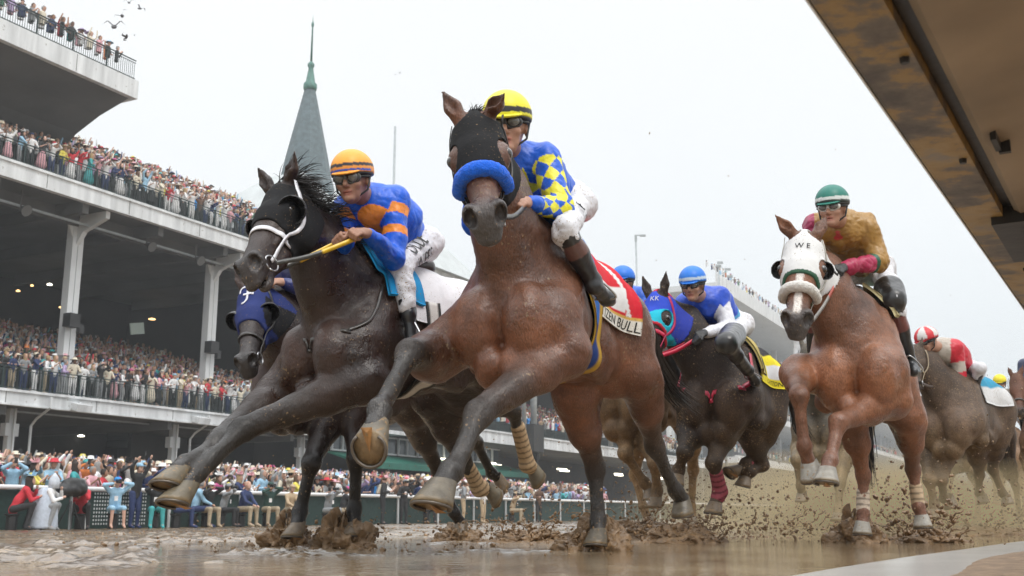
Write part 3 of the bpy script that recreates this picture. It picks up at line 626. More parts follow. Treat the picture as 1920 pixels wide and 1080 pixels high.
# birds
for i, (px, py, sc_, a) in enumerate(((242, 5, .8, .3), (262, 16, .8, -.5), (229, 30, 1.3, .8), (214, 50, 1.6, .1), (237, 69, 1.0, 2.0), (252, 66, .4, .5), (741, 140, .35, .2), (750, 137, .35, .9))):
    p = at_d(px, py, 45); b = MB(); c, s_ = math.cos(a) * .26 * sc_, math.sin(a) * .26 * sc_
    wv = np.array((c, .1, s_)); fv = np.array((-s_ * .6, .3 * sc_, c * .6)); U_ = norm(np.cross(wv, fv)) * .05 * sc_
    b.tube([p - fv * .6, p - fv * .2, p + fv * .2, p + fv * .6], [.01, .06 * sc_, .055 * sc_, .01], 6)
    for g in (-1, 1): b.add([p + fv * .3, p - fv * .15, p + wv * g * .6 + U_ * 3 - fv * .1, p + wv * g * .6 + U_ * 3 + fv * .3, p + wv * g * 1.1 - fv * .1 + U_], [(0, 1, 2, 3), (3, 2, 4)])
    tag(b.obj('bird', mat('pigeon_feathers', (.12, .12, .13), rough=.8) if i == 0 else bpy.data.materials['pigeon_feathers'], None, base=p), 'small grey bird flying past the corner of the top deck' if i < 6 else 'tiny bird in the pale sky above the flagpole', 'bird', 'birds in the sky')
# ------------------------------------------------------------------ horses
BAY = (.165, .068, .032); DARK = (.028, .0125, .0078); CHEST = (.215, .088, .042); BLK = (.022, .019, .017)
BROWN = (.075, .042, .026); BDIRT = (.16, .095, .05); LEGG = (.060, .052, .043)
class Horse:
    def __init__(h, W, yaw=None, pitch=0, sc=1.0):
        px, py, d = W; h.W = at_d(px, py, d); a = TH if yaw is None else R(yaw)
        h.F0 = np.array([-math.sin(a), -math.cos(a), 0.]); h.L = np.cross(Z_, h.F0)
        p = R(pitch); h.F = h.F0 * math.cos(p) + Z_ * math.sin(p); h.U = np.cross(h.F, h.L); h.s = sc
    def l(h, f, l, u): return h.W + (h.F * f + h.L * l + h.U * u) * h.s
    def P(h, px, py, f): return at_pl(px, py, h.F0, h.F0 @ h.W + f)
    def J(h, x):
        if x[0] == 'L': return h.l(*x[1:])
        if x[0] == 'K': return at_pl(x[1], x[2], h.L, h.L @ h.W + x[3])     # on the upright plane x[3] m to the horse's left
        return h.P(*x)
def loc_of(h, p): q = (p - h.W); return round(q @ h.F, 2), round(q @ h.L, 2), round(q @ h.U, 2)
DBG = []
def build_horse(name, lab, W, poll, muz, legs, coat, pts=BLK, yaw=None, pitch=0, vox=.011, ears=None, roll=0, vdir=None,
                muzc=(.035, .03, .028), group='racehorses galloping in the race', dirty=False, hind_dirty=None, wid=1.0, hoofc=(.16, .12, .08), neckw=.62,
                bandage=None, tail=None, mane=None, blaze=None, legfade=.5, mouth=0, neckmid=None, sock=None, detail=True, headw=1.0, legw=1.15, rw=.94, mzw=1.08, earl=1.0, lipc=1.8, neckshade=.72):
    h = Horse(W, yaw, pitch); l = h.l; base = np.array([h.W[0], h.W[1], 0.0])
    h.root = empty(name, base, lab, 'horse', group); s = h.sdf = SDF(); LT = h.L
    c = coat; fl = lambda k: (LT, k)
    belly = tuple(np.array(c) * (.9 if hind_dirty is None else 1))
    # trunk
    s.cone(l(-.02, 0, -.40), l(-.88, 0, -.36), .365, .30, .10, c, fl(.74 * wid))
    s.cone(l(.12, 0, -.14), l(-.40, 0, -.14), .12, .12, .14, c)
    s.cone(l(-.4, 0, -.22), l(-1.0, 0, -.23), .2, .19, .14, c, fl(.9))
    s.ell(l(.16, 0, -.48), (.25, .25 * wid, .32), (h.F, LT, h.U), .10, c)
    for g in (-1, 1):
        s.ell(l(.33, g * .125, -.60), (.15, .125, .20), (norm(h.F - h.U * .25), LT, norm(h.U + h.F * .25)), .014, tuple(np.array(c) * 1.3))       # breast muscles, lit tone painted into the coat
        s.cone(l(-.06, g * .13, -.16), l(.20, g * .20 * wid, -.50), .10, .135, .07, tuple(np.array(c) * 1.2))       # shoulder, coat lightened as if lit
        s.ell(l(.02, g * .215 * wid, -.52), (.20, .10, .17), (norm(h.F - h.U * .5), LT, norm(h.U + h.F * .5)), .05, c)   # triceps
        s.cone(l(-.72, g * .09, -.20), l(-1.08, g * .13, -.34), .17, .20, .10, c)
        s.ell(l(-1.0, g * .16 * rw, -.45), (.24, .14, .28), (h.F, LT, h.U), .08, c)      # quarter
        s.ell(l(-.62, g * .17 * wid, -.55), (.22, .08, .10), (h.F, LT, h.U), .10, c)      # flank
    for g in (-1, 1):
        s.cone(l(.10, g * .205 * wid, -.16), l(.33, g * .245 * wid, -.60), .035, .045, .03, c)      # ridge of the shoulder blade
        s.cone(l(-.12, g * .20 * wid, -.42), l(.06, g * .245 * wid, -.70), .075, .075, .025, c)   # long head of triceps
        s.cone(l(-.30, g * .20 * wid, -.62), l(-.62, g * .17 * wid, -.66), .05, .05, .05, c)      # ribs and girth line
        s.cone(l(-.95, g * .16 * rw, -.18), l(-1.05, g * .22 * rw, -.52), .07, .09, .03, c)
        s.cone(l(-1.12, g * .12 * rw, -.26), l(-1.16, g * .16 * rw, -.58), .07, .08, .02, c)
        s.ell(l(.30, g * .06, -.78), (.14, .09, .11), (h.F, LT, h.U), .02, c)      # pectorals between the legs
    # head frame
    pl, mz = h.J(poll), h.J(muz); H = norm(mz - pl); h.hl = np.linalg.norm(mz - pl); k = h.hl / .60
    v = np.array(vdir, float) if vdir is not None else (h.F0 * 1.0 + Z_ * .8)
    v = norm(v - H * (v @ H)); w = np.cross(v, H)
    if w @ LT < 0: w = -w
    r_ = R(roll); v, w = v * math.cos(r_) + w * math.sin(r_), w * math.cos(r_) - v * math.sin(r_)
    h.H, h.V, h.Wd, h.pl, h.k = H, v, w, pl, min(k, 1.08) * headw
    kk = h.k
    def q(a, b, cc=0.): return pl + (H * a * k + v * b * kk + w * cc * kk)
    h.q = q; AX = (H, v, w); hc = tuple(np.array(c) * .85); E = lambda cc, r, kb=.04, col=hc, op=0: s.ell(q(*cc), np.array(r) * kk, AX, kb * .9, col, op)
    # neck
    nb = neckmid if neckmid else None
    th = q(.16, -.19); cr = q(.03, -.075)
    mid1 = (l(.05, 0, -.13) + cr) / 2 + Z_ * .02 if nb is None else h.J(nb)
    low = l(.20, 0, -.46); mid2 = (low + th) / 2
    c0_ = c; c = tuple(np.array(c) * neckshade)  # shade painted into the coat: neck darker than the trunk
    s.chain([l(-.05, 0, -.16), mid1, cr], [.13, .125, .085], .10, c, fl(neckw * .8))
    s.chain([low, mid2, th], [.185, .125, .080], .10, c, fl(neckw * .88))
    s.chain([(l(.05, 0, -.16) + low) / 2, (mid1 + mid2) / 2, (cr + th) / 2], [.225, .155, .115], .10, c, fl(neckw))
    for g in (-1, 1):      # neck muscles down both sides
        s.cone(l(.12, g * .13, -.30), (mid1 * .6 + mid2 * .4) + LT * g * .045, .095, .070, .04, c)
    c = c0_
    # head
    E((.09, -.075, 0), (.12, .085, .088), .05); E((.2, -.07, 0), (.13, .075, .092), .04)
    nose = lambda t: None
    s.cone(q(.22, -.058), q(.5, -.05), .068 * kk, .042 * kk, .04, hc, None)
    s.cone(q(.22, -.12), q(.5, -.092), .078 * kk, .048 * kk, .04, hc, (w, .72))
    s.cone(q(.16, -.2), q(.5, -.135), .055 * kk, .027 * kk, .03, hc, None)
    for g in (-1, 1):
        E((.205, -.062, g * .078), (.048, .034, .032), .02)
        E((.17, -.165, g * .052), (.12, .11, .045), .03)
        s.cone(q(.25, -.085, g * .07), q(.4, -.085, g * .044), .018 * kk, .011 * kk, .02, hc)
        E((.555, -.04, g * .040), (.045, .036, .027), .014, muzc)
    E((.55, -.068, 0), (.062, .055, .052), .03, muzc); E((.600, -.085, 0), (.030, .034, .042), .025, muzc); E((.625, -.100, 0), (.020, .018, .034), .02, muzc)
    E((.560, -.138 - mouth, 0), (.042, .024, .030), .04, tuple(np.array(muzc) * lipc))
    for g in (-1, 1): E((.584, -.032, g * .050), (.040, .031, .022), .010, (.010, .008, .007), 1)
    E((.62, -.122 - mouth * .5, 0), (.06, .005 + mouth * .35, .05), .006, muzc, 1)
    for g in (-1, 1): E((.212, -.054, g * .112), (.022, .017, .014), .010, (.02, .015, .012), 1)
    # ears
    h.ears = []
    ed = ears or [norm(-H * .8 + v * .5 - w * .22), norm(-H * .8 + v * .5 + w * .22)]
    for g, e in zip((-1, 1), ed):
        e = np.array(e, float) if len(e) == 3 and abs(np.linalg.norm(e) - 1) < .3 else norm(h.P(*e) - q(-.0, -.02, g * .055))
        b0 = q(-.0, -.02, g * .055); h.ears.append((b0, e)); m0 = b0 + e * .062 * min(kk, 1.1) * earl; t0 = b0 + e * .150 * min(kk, 1.1) * earl
        s.cone(b0, m0, .026 * kk, .031 * kk, .02, hc); s.cone(m0, t0, .031 * kk, .006, .01, hc)
        s.ell(m0 + e * .02 + (v * .5 + h.F0 * .5) * .024 * kk, np.array((.055, .016, .018)) * kk, (e, norm(np.cross(e, w)), norm(np.cross(e, np.cross(e, w)))), .01, (.04, .02, .015), 1)
    # legs.  each leg: ('elbow/stifle', knee/hock, fetlock, hoof centre)
    h.legs = []
    for p in s.P:
        if p['col'] is muzc and p['op'] == 0: p['r'] = p['r'] * np.array((1.0, 1.05, mzw)); p['c'] = p['c'] + w * ((p['c'] - pl) @ w) * (mzw - 1)
        elif p['col'] is muzc: p['c'] = p['c'] + w * ((p['c'] - pl) @ w) * (mzw - 1)
    for i, lg in enumerate(legs):
        n0 = len(s.P); fore = i < 2; g = 1 if i in (0, 2) else -1                      # order: left fore, right fore, left hind, right hind
        A, K, T, O = [h.J(x) for x in lg[:4]]
        upc = tuple(np.array(c)); mc = tuple(np.array(c) * (1 - legfade) + np.array(pts) * legfade); pc = pts
        sk = pc if sock is None or sock[i] is None else sock[i]
        if fore:
            s.cone(l(.24, g * .17, -.55), A, .135, .115, .05, upc); m = A + (K - A) * .32
            s.cone(A, m, .112, .086, .04, upc); s.cone(m, K, .082, .046, .04, mc, None); s.cone(A + LT * g * .05 + h.F0 * .03, m + LT * g * .025 + h.F0 * .04, .068, .052, .014, upc); s.cone(A - h.F0 * .05, m + (K - m) * .2 - h.F0 * .03, .06, .045, .014, upc)
            s.ell(K, .052, None, .03, pc); s.cone(K, K + (T - K) * .12, .050, .040, .02, pc)
            s.cone(K, T, .034, .031, .03, pc)
            bk = norm(np.cross(np.cross(h.F0, norm(T - K)), norm(T - K)))
            if bk @ h.F0 > 0: bk = -bk
            s.cone(K + bk * .022, T + bk * .022, .019, .020, .02, pc)
        else:
            hip = l(-.98, g * .14, -.30); s.cone(hip, A, .19, .115, .08, upc)
            m = A + (K - A) * .5
            s.cone(A + (K - A) * .1 + LT * g * .07, A + (K - A) * .45 + LT * g * .04, .06, .045, .02, upc)
            s.cone(l(-1.16, g * .12, -.42), m, .13, .068, .07, upc)
            s.cone(A, m, .108, .076, .05, upc); s.cone(m, K, .070, .044, .04, mc)
            s.ell(K, .052, None, .03, pc); gd = norm(A - K); cd = norm(T - K)
            bk = -norm(gd + cd); bk = bk if (gd + cd) @ (gd + cd) > .01 else -h.F0
            s.cone(K + bk * .035 + gd * .05, K + bk * .02 + cd * .05, .024, .028, .03, pc)
            s.cone(K + bk * .04 + gd * .05, m + bk * .05, .014, .03, .03, mc)
            s.cone(K, T, .037, .033, .03, pc)
        s.ell(T, .043, None, .03, sk); pd = norm(O - T); co = T + (O - T) * .62
        s.cone(T, co, .034, .042, .02, sk)
        lw_ = legw; legw = legw if fore else 1 + (legw - 1) * .6
        for p in s.P[n0:]:
            if p['t'] == 0:
                near = min(np.linalg.norm(p['b'] - K), np.linalg.norm(p['b'] - T), np.linalg.norm(p['a'] - T)); q_ = legw if p['ra'] < .1 else 1 + (legw - 1) * .5
                p['ra'] *= q_; p['rb'] *= legw if p['rb'] < .1 else 1 + (legw - 1) * .5
            else: p['r'] = p['r'] * legw
        legw = lw_
        rec = (A, K, T, O, fore, g); h.legs.append(rec)
        DBG.append((name, i, 'A', loc_of(h, A), 'K', loc_of(h, K), 'T', loc_of(h, T), 'O', loc_of(h, O), 'len', round(np.linalg.norm(K - A), 2), round(np.linalg.norm(T - K), 2), round(np.linalg.norm(O - T), 2)))
    DBG.append((name, 'headlen', round(h.hl, 2), 'poll', loc_of(h, pl), 'muz', loc_of(h, mz), 'wz', round(h.W[2], 2)))
    def cf(V, ss):
        C = ss.cols(V, .02)
        dz = (V - h.W) @ h.U; df = (V - h.W) @ h.F
        if hind_dirty is not None:
            n_ = np.array([noise.noise(Vector(x * 3.0)) + .4 * noise.noise(Vector(x * 14)) for x in V])
            t = np.clip((-dz - .45) * 1.6 + n_ * .9, 0, 1)[:, None] * .85; C = C * (1 - t) + np.array(hind_dirty) * t
        pn = np.array([noise.noise(Vector(x * 5.0)) + .5 * noise.noise(Vector(x * 17)) for x in V]); pn2 = np.array([noise.noise(Vector(x * 2.1 + np.array((7., 3., 1.)))) for x in V]); C = C * np.clip(1 + (.36 if not dirty else .25) * pn + .5 * pn2, .3, 2)[:, None]
        if blaze is not None:
            a = (V - pl) @ H / k; b = (V - pl) @ v / kk; cc = (V - pl) @ w / kk
            m = np.clip((blaze - np.abs(cc)) / .004, 0, 1) * np.clip((a - .12) / .02, 0, 1) * np.clip((.56 - a) / .02, 0, 1) * (b > -.06) * (np.linalg.norm(V - q(.3, -.05), axis=1) < .4)
            C = C * (1 - m[:, None]) + np.array((.6, .55, .5)) * m[:, None]
        return C
    mt = M['coat_dirty'] if dirty else M['coat']
    body = sdf_obj('body', s, vox, mt, h.root, cf, wr=.0065 if vox < .012 else 0, wrs=10)
    # hooves
    for i, (A, K, T, O, fore, g) in enumerate(h.legs):
        x = norm(O - T); lg = legs[i]; toe = h.F0 if len(lg) < 5 or lg[4] is None else np.array(lg[4][0], float)
        sn = norm(x * .35 + np.array((0, .0, -1.)) * .8) if len(lg) < 5 or lg[4] is None else norm(lg[4][1])     # sole normal (points out of the sole)
        toe = norm(toe - sn * (toe @ sn)); sd_ = np.cross(toe, sn); hs = lg[5] if len(lg) > 5 else 1.0
        co = T + (O - T) * .62; so_ = co + sn * .077 * hs; hb = MB(); seg = 20; V = []
        for rr, tt in ((.046, -.022), (.052, .0), (.056, .015), (.066, .055), (.072, .076)):
            for kx in range(seg):
                a = 2 * math.pi * kx / seg; cx, cy = math.cos(a), math.sin(a)
                fwd = (1.08 if cx > 0 else .82) * cx
                V.append(co + sn * tt * hs + toe * (fwd * rr * hs + tt * hs * .6) + sd_ * cy * rr * hs * .98)
        F = [(a * seg + b, a * seg + (b + 1) % seg, (a + 1) * seg + (b + 1) % seg, (a + 1) * seg + b) for a in range(4) for b in range(seg)]
        cb = len(V); cen = so_ + toe * .04 * hs - sn * .012; V.append(cen); F += [(4 * seg + b, 4 * seg + (b + 1) % seg, cb) for b in range(seg)]
        C = np.tile(np.array(hoofc), (len(V), 1)); C[:seg * 2] = np.array(hoofc) * .9; C[cb] = (.26, .17, .09); C[4 * seg:5 * seg] = (.25, .18, .10)
        ho = mesh_obj('hoof', V, F, M['hoof'], h.root, C)
        if vox < .016:
            sh = MB(); n = 18; pr = []
            for kx in range(n + 1):
                a = -2.45 + 4.9 * kx / n; fwd = (1.06 if math.cos(a) > 0 else .84) * math.cos(a)
                pr.append(so_ + sn * .004 + toe * (fwd * .066 * hs + .046 * hs) + sd_ * math.sin(a) * .064 * hs)
            sh.tube(pr, .0065 * hs, 6); sh.obj('horseshoe', M['aluminium'], ho, True, base=np.array(world_loc(h.root)))
            fr = MB(); a0 = so_ + toe * (-.03) * hs; tip = so_ + toe * .065 * hs
            fr.add([a0 + sd_ * .022 * hs + sn * .003, a0 - sd_ * .022 * hs + sn * .003, tip + sn * .0, a0 + toe * .02 + sn * .010], [(0, 2, 3), (2, 1, 3), (1, 0, 3)], (.34, .17, .06))
            fr.obj('frog', M['hoof'], ho, False, base=np.array(world_loc(h.root)), cols=True)
    # eyes
    if detail:
        for g in (-1, 1):
            e = SDF(); e.ell(q(.212, -.058, g * .090), .024 * kk, None, 0); sdf_obj('eye', e, .004, M['eye'], h.root)
    # bandages
    for b in (bandage or []):
        i, t0, t1, colr = b[:4]; A, K, T, O, fore, g = h.legs[i]; e = SDF(); p0, p1 = K + (T - K) * t0, K + (T - K) * t1
        bk = norm(np.cross(np.cross(h.F0, norm(T - K)), norm(T - K))); bk = -bk if bk @ h.F0 > 0 else bk
        e.cone(p0 + bk * .008 * legw, p1 + bk * .008, .044 * legw, .047 * legw, 0, colr)
        if len(b) > 4: e.cone(T, T + (O - T) * .3, .050 * legw, .046 * legw, .02, colr)
        def bc(V, ss, p0=p0, p1=p1, colr=colr):
            t = (V - p0) @ norm(p1 - p0); return np.where((np.sin(t * 150) > .55)[:, None], np.array(colr) * .45, np.array(colr))
        sdf_obj('leg_bandage', e, .008, M['cloth'], h.root, bc)
    # mane and tail
    if tail is not False:
        tp = tail or [('L', -1.22, 0, -.16), ('L', -1.5, 0, -.3), ('L', -1.75, 0, -.55), ('L', -1.85, 0, -.85)]
        path = catmull([h.J(x) for x in tp], 20); V = []; F = []
        for _ in range(260 if vox < .02 else 130):
            off = nr.normal(0, 1, 3); off /= np.linalg.norm(off); off *= rnd.uniform(.2, 1); e0 = rnd.randint(12, len(path)); b0 = len(V)
            sd2 = norm(nr.normal(0, 1, 3)); ph = rnd.uniform(0, 6)
            for j in range(0, e0):
                t = j / len(path); p = path[j] + off * (.025 + .07 * t ** .8) + sd2 * .02 * math.sin(ph + t * 6) * t
                V += [p - sd2 * .006 * (1.1 - t), p + sd2 * .006 * (1.1 - t)]
            F += [(b0 + 2 * j, b0 + 2 * j + 1, b0 + 2 * j + 3, b0 + 2 * j + 2) for j in range(e0 - 1)]
        mesh_obj('tail', V, F, M['hair'], h.root)
    if mane is not False:
        ln, md = mane or (.12, None); roots = []; dirs = []
        crest = catmull([q(-.02, -.01), cr + (mid1 - cr) * .1 + norm(cr - th) * .07, mid1 + norm(mid1 - mid2) * .11, l(-.02, 0, .0)], 60)
        for p in crest:
            for _ in range(15):
                roots.append(p - norm(mid1 - mid2) * .02 + LT * rnd.uniform(-.02, .02)); dirs.append(np.array(md, float) + nr.normal(0, .25, 3) if md is not None else norm(Z_ * .5 - h.F0 * .6 - LT * .5))
        hair('mane', roots, dirs, ln, h.root, M['hair'], .0035, 8, .9, .07, 3)
    return h
def hood(h, col, m, vox=.007, end=.33, eyes=.04, trim=None, colf=None, cup=None, cupcol=(.02, .02, .02), back=-.05, eyeoff=0, seyes=None, deep=.24, bslope=.62):
    """blinker hood cut out round the eyes and ears; cup: None, 'round' or 'small'"""
    s = SDF(); s.P = [p for p in h.sdf.P if not (p['t'] == 0 and np.linalg.norm(p['b'] - h.pl) > 1.1 * h.k and np.linalg.norm(p['a'] - h.pl) > .6)]
    q = h.q; kk = h.k
    H, v, w, pl = h.H, h.V, h.Wd, h.pl; k = h.hl / .6
    base = s.ev
    def shell(X):
        a = (X - pl) @ H / k; b = (X - pl) @ v / kk; c = (X - pl) @ w / kk
        curve = end + .9 * np.clip(-b - .02, 0, .3) * .35 - .0
        d = np.maximum(a - curve, back - a + np.clip(-b - .04, 0, 1) * bslope)
        d = np.maximum(d, -(b + deep))
        for g in (-1, 1):
            eo = q(.212 + eyeoff, -.058, g * .10); r = (seyes[(g + 1) // 2] if seyes else eyes)
            if r: d = np.maximum(d, r * kk - np.linalg.norm(X - eo, axis=-1))
            e_ = h.ears[(g + 1) // 2]; tt = np.clip((X - e_[0]) @ e_[1], 0, .2)[..., None]; d = np.maximum(d, .044 * kk - np.linalg.norm(X - e_[0] - tt * e_[1], axis=-1))
        return d
    lo = q(.1, -.1) - .5; hi = q(.1, -.1) + .5
    cs = SDF(); cs.fn(lambda X: s.ev(X) - .009, lo, hi, 0, col, 2); cs.P[0]['op'] = 0
    cs.fn(lambda X: -(s.ev(X) + .012), lo, hi, 0, col, 2); cs.fn(shell, lo, hi, .006, col, 2)
    V, F = cs.mesh(vox, 0, q(.12, -.12) - .36, q(.12, -.12) + .36)
    a = (V - pl) @ H / k; b = (V - pl) @ v / kk; c = (V - pl) @ w / kk
    C = np.tile(np.array(col, float), (len(V), 1))
    if colf: C = colf(a, b, c, C)
    if trim is not None:
        e = (end + .9 * np.clip(-b - .02, 0, .3) * .35); C[np.abs(a - e) < .018] = trim
    o = mesh_obj('blinker_hood', V, F, m, h.root, C)
    if cup:
        for g in (-1, 1):
            e = SDF(); cen = q(.215, -.06, g * .105); rr = (.062 if cup == 'round' else .045) * kk
            e.ell(cen, (rr, rr, rr), None, 0, cupcol); e.ell(cen, (rr - .007,) * 3, None, .004, cupcol, 1)
            hd = h.sdf
            dirn = norm(H * .55 + v * .75 + w * g * .35) if cup == 'small' else norm(H * .75 + v * .35 + w * g * .3)
            e.fn(lambda X, cen=cen, dirn=dirn, sh=(-.005 if cup == 'small' else .012): (X - cen) @ dirn - sh, cen - .1, cen + .1, .002, cupcol, 2)
            e.fn(lambda X: -(hd.ev(X) - .001), cen - .1, cen + .1, .002, cupcol, 2)
            sdf_obj('blinker_cup', e, .006, M['leather'], o)
    return o
def body_pt(h, f, th, off, it=24):
    """point on the horse's trunk at fore-aft f and angle th round the barrel (0 = top, + = left side)"""
    f = np.atleast_1d(np.asarray(f, float)); th = np.atleast_1d(np.asarray(th, float))
    o = h.W + np.outer(f, h.F) + h.U * -.38; d = np.outer(np.sin(th), h.L) + np.outer(np.cos(th), h.U); t = np.full(len(f), .75)
    for _ in range(it):
        e = h.sdf.ev(o + d * t[:, None]) - off; t = t - e * .8
    return o + d * t[:, None]
def cloth_patch(h, name, f0, f1, t0, t1, off, colf, nf=16, nt=40, th=.006, m=None, parent=None, flare=0.):
    ff, tt = np.meshgrid(np.linspace(f0, f1, nf), np.linspace(t0, t1, nt), indexing='ij')
    o_ = off + flare * np.abs(tt.ravel()) / max(abs(t1), .01)
    P = body_pt(h, ff.ravel(), tt.ravel(), off); Q = body_pt(h, ff.ravel(), tt.ravel(), off + th)
    if flare:
        dv = np.outer(np.sin(tt.ravel()), h.L); fl_ = (flare * np.clip(np.abs(tt.ravel()) / max(abs(t1), abs(t0)), 0, 1) ** 3)[:, None]; P = P + dv * fl_; Q = Q + dv * fl_
    V = np.concatenate([P, Q]); o = nf * nt; F = []
    for i in range(nf - 1):
        for j in range(nt - 1):
            a = i * nt + j; F += [(a, a + 1, a + nt + 1, a + nt), (o + a, o + a + nt, o + a + nt + 1, o + a + 1)]
    for i in range(nf - 1):
        for j in (0, nt - 1): a = i * nt + j; F.append((a, a + nt, o + a + nt, o + a))
    for j in range(nt - 1):
        for i in (0, nf - 1): a = i * nt + j; F.append((a, a + 1, o + a + 1, o + a))
    C = np.array([colf(a, b) for a, b in zip(ff.ravel(), tt.ravel())]); C = np.concatenate([C, C])
    return mesh_obj(name, V, F, m or M['cloth'], parent or h.root, C)
def cloth_text(h, name, txt, f0, f1, tb, hgt, off, col, parent, squash=None):
    """writing that runs back along the horse's left side; tb = angle of its base line, hgt = letter height in radians"""
    V, F = text_flat(txt, 1.0)
    w = V[:, 0].max(); hh = V[:, 1].max()
    f = f0 + (f1 - f0) * V[:, 0] / w; t = tb - hgt * V[:, 1] / hh
    P = body_pt(h, f, t, off)
    return mesh_obj(name, P, F, M['cloth'], parent, np.tile(col, (len(P), 1)), smooth=False)
# ------------------------------------------------------------------ riders
SK = (.40, .215, .145)
def limb2(a, b, La, Lb, bend):
    """joint between a and b with bone lengths La, Lb, bent towards bend"""
    a, b = np.array(a), np.array(b); d = np.linalg.norm(b - a); u = norm(b - a); d = min(d, (La + Lb) * .999)
    x = (d * d + La * La - Lb * Lb) / (2 * d); y = math.sqrt(max(La * La - x * x, 0)); bd = np.array(bend, float); bd = norm(bd - u * (bd @ u))
    return a + u * x + bd * y
def hand(s, wr, fw, pn, side, col, grip=1.0, k=.008):
    """fist closed round something: wr wrist, fw forward, pn back of the hand, side thumb side"""
    fw = norm(fw); pn = norm(pn - fw * (pn @ fw)); sd = norm(np.cross(fw, pn)); sd = sd if sd @ side > 0 else -sd
    s.cone(wr, wr + fw * .03, .024, .028, .02, col)
    s.ell(wr + fw * .055, (.045, .036, .018), (fw, sd, pn), .015, col)
    for i, (o, L) in enumerate(((.029, .040), (.010, .045), (-.010, .041), (-.028, .033))):
        b = wr + fw * .09 + sd * o; a1 = b + fw * .018 - pn * .016; a2 = a1 - pn * L * .55 - fw * .006; a3 = a2 - fw * .024 + pn * .004
        s.chain([b, a1, a2, a3], [.0100, .0098, .0092, .0085], .004, col)
    t0 = wr + fw * .03 + sd * .03 - pn * .005; t1 = t0 + fw * .03 + sd * .014 - pn * .012; t2 = t1 + fw * .028 - sd * .01 - pn * .016
    s.chain([t0, t1, t2], [.0135, .0115, .0095], .008, col)
def rider(name, lab, h, head, look, shL, shR, pel, handL, handR, elL, elR, knL, knR, anL, anR, silk, cap, colf=None, pantsc=(.64, .64, .67),
          bootc=(.02, .02, .022), bandc=None, gogc=(.02, .02, .02), vox=.008, glove=None, hvox=None, skin=SK, capf=None, fine=False, toe=None, cuff=None,
          hs=1.0, cat='person', bootf=None, pantf=None, wr=.010, pantl=.22, boott=.16, thr=.088, gs=1.0):
    J = h.J; hd = J(head); sL = J(shL); sR = J(shR) if shR else sL - h.L * .35; pv = J(pel); hL, hR = J(handL), J(handR)
    base = np.array([hd[0], hd[1], 0]) * 0 + np.array([pv[0], pv[1], 0.]); r = empty(name, pv, lab, 'jockey', 'jockeys riding in the race')
    F, L, U = h.F0, h.L, Z_
    lk = norm(np.array(look[0]) if not isinstance(look[0], str) else F * look[1] + L * look[2] + U * look[3])
    up = norm(U + F * .12); up = norm(up - lk * (up @ lk)); sw = np.cross(up, lk)            # sw: person's left
    if sw @ L < 0: sw = -sw
    spine = norm((sL + sR) / 2 - pv); mid = (sL + sR) / 2
    hipw = norm(L); hpL, hpR = pv + hipw * .10 - U * .02, pv - hipw * .10 - U * .02
    eL = J(elL) if elL else limb2(sL, hL, .29, .27, -F * .3 - U + L * .6)
    eR = J(elR) if elR else limb2(sR, hR, .29, .27, -F * .3 - U - L * .6)
    kL = J(knL); kR = J(knR); aL = J(anL); aR = J(anR)
    DBG.append((name, 'uparm', round(np.linalg.norm(eL - sL), 2), 'fore', round(np.linalg.norm(hL - eL), 2), 'torso', round(np.linalg.norm(mid - pv), 2), 'thigh', round(np.linalg.norm(kL - hpL), 2), 'shin', round(np.linalg.norm(aL - kL), 2), 'shoulderw', round(np.linalg.norm(sL - sR), 2), 'neck', round(np.linalg.norm(hd - mid), 2)))
    # body: one continuous surface
    b = SDF(); sk = skin
    AX = (lk, sw, up); c0 = hd
    e = lambda o, rr, k=.02, col=sk, op=0: b.ell(c0 + lk * o[0] * hs + sw * o[1] * hs + up * o[2] * hs, np.array(rr) * hs, AX, k, col, op)
    e((-.015, 0, .03), (.098, .076, .10)); e((.035, 0, -.045), (.055, .052, .07)); e((.075, 0, -.09), (.022, .026, .018), .02)        # skull, jaw, chin
    for g in (-1, 1):
        e((.058, g * .038, -.022), (.026, .024, .022), .02); e((-.01, g * .077, -.01), (.018, .01, .03), .008)           # cheek, ear
        e((.076, g * .031, .018), (.012, .017, .010), .01, (.02, .015, .01), 1)
        e((.070, g * .031, .017), (.013, .013, .011), .002, (.25, .22, .2))
        e((.078, g * .03, .036), (.012, .022, .007), .01)
    b.cone(c0 + lk * .082 * hs + up * .018 * hs, c0 + lk * .104 * hs - up * .022 * hs, .009, .014, .012, sk); e((.092, 0, -.03), (.014, .018, .009), .008)
    lip = tuple(np.array(sk) * np.array((.85, .5, .5)))
    e((.085, 0, -.056), (.012, .024, .007), .004, lip); e((.083, 0, -.069), (.011, .019, .007), .004, lip); e((.10, 0, -.0625), (.018, .022, .0018), .003, lip, 1)
    nk = mid + U * .02 + F * .03; b.cone(c0 - lk * .03 - up * .05, nk, .055, .062, .03, sk)
    for a, bb, c, d in ((sL, eL, hL, 1), (sR, eR, hR, -1)):
        b.cone(mid, a, .06, .045, .03, sk); wrp = c - norm(c - bb) * .0
        b.chain([a, bb, wrp], [.042, .036, .024], .02, sk)
        gc = glove or sk; fwd = norm((c - bb) * .6 + F * .5 - U * .1)
        hand(b, c, fwd, norm(U + L * d * .7), norm(U * .4 - L * d), gc)
    b.cone(mid, pv, .09, .08, .03, sk); 
    for hp, kn, an in ((hpL, kL, aL), (hpR, kR, aR)): b.chain([pv, hp, kn, an], [.08, .055, .038, .03], .03, sk)
    sdf_obj('body', b, hvox or vox, M['skin'], r, soft=.003)
    # breeches
    p = SDF(); pc = pantsc
    p.cone(pv + spine * .12, pv, .12, .12, .04, pc, (hipw, 1.12))
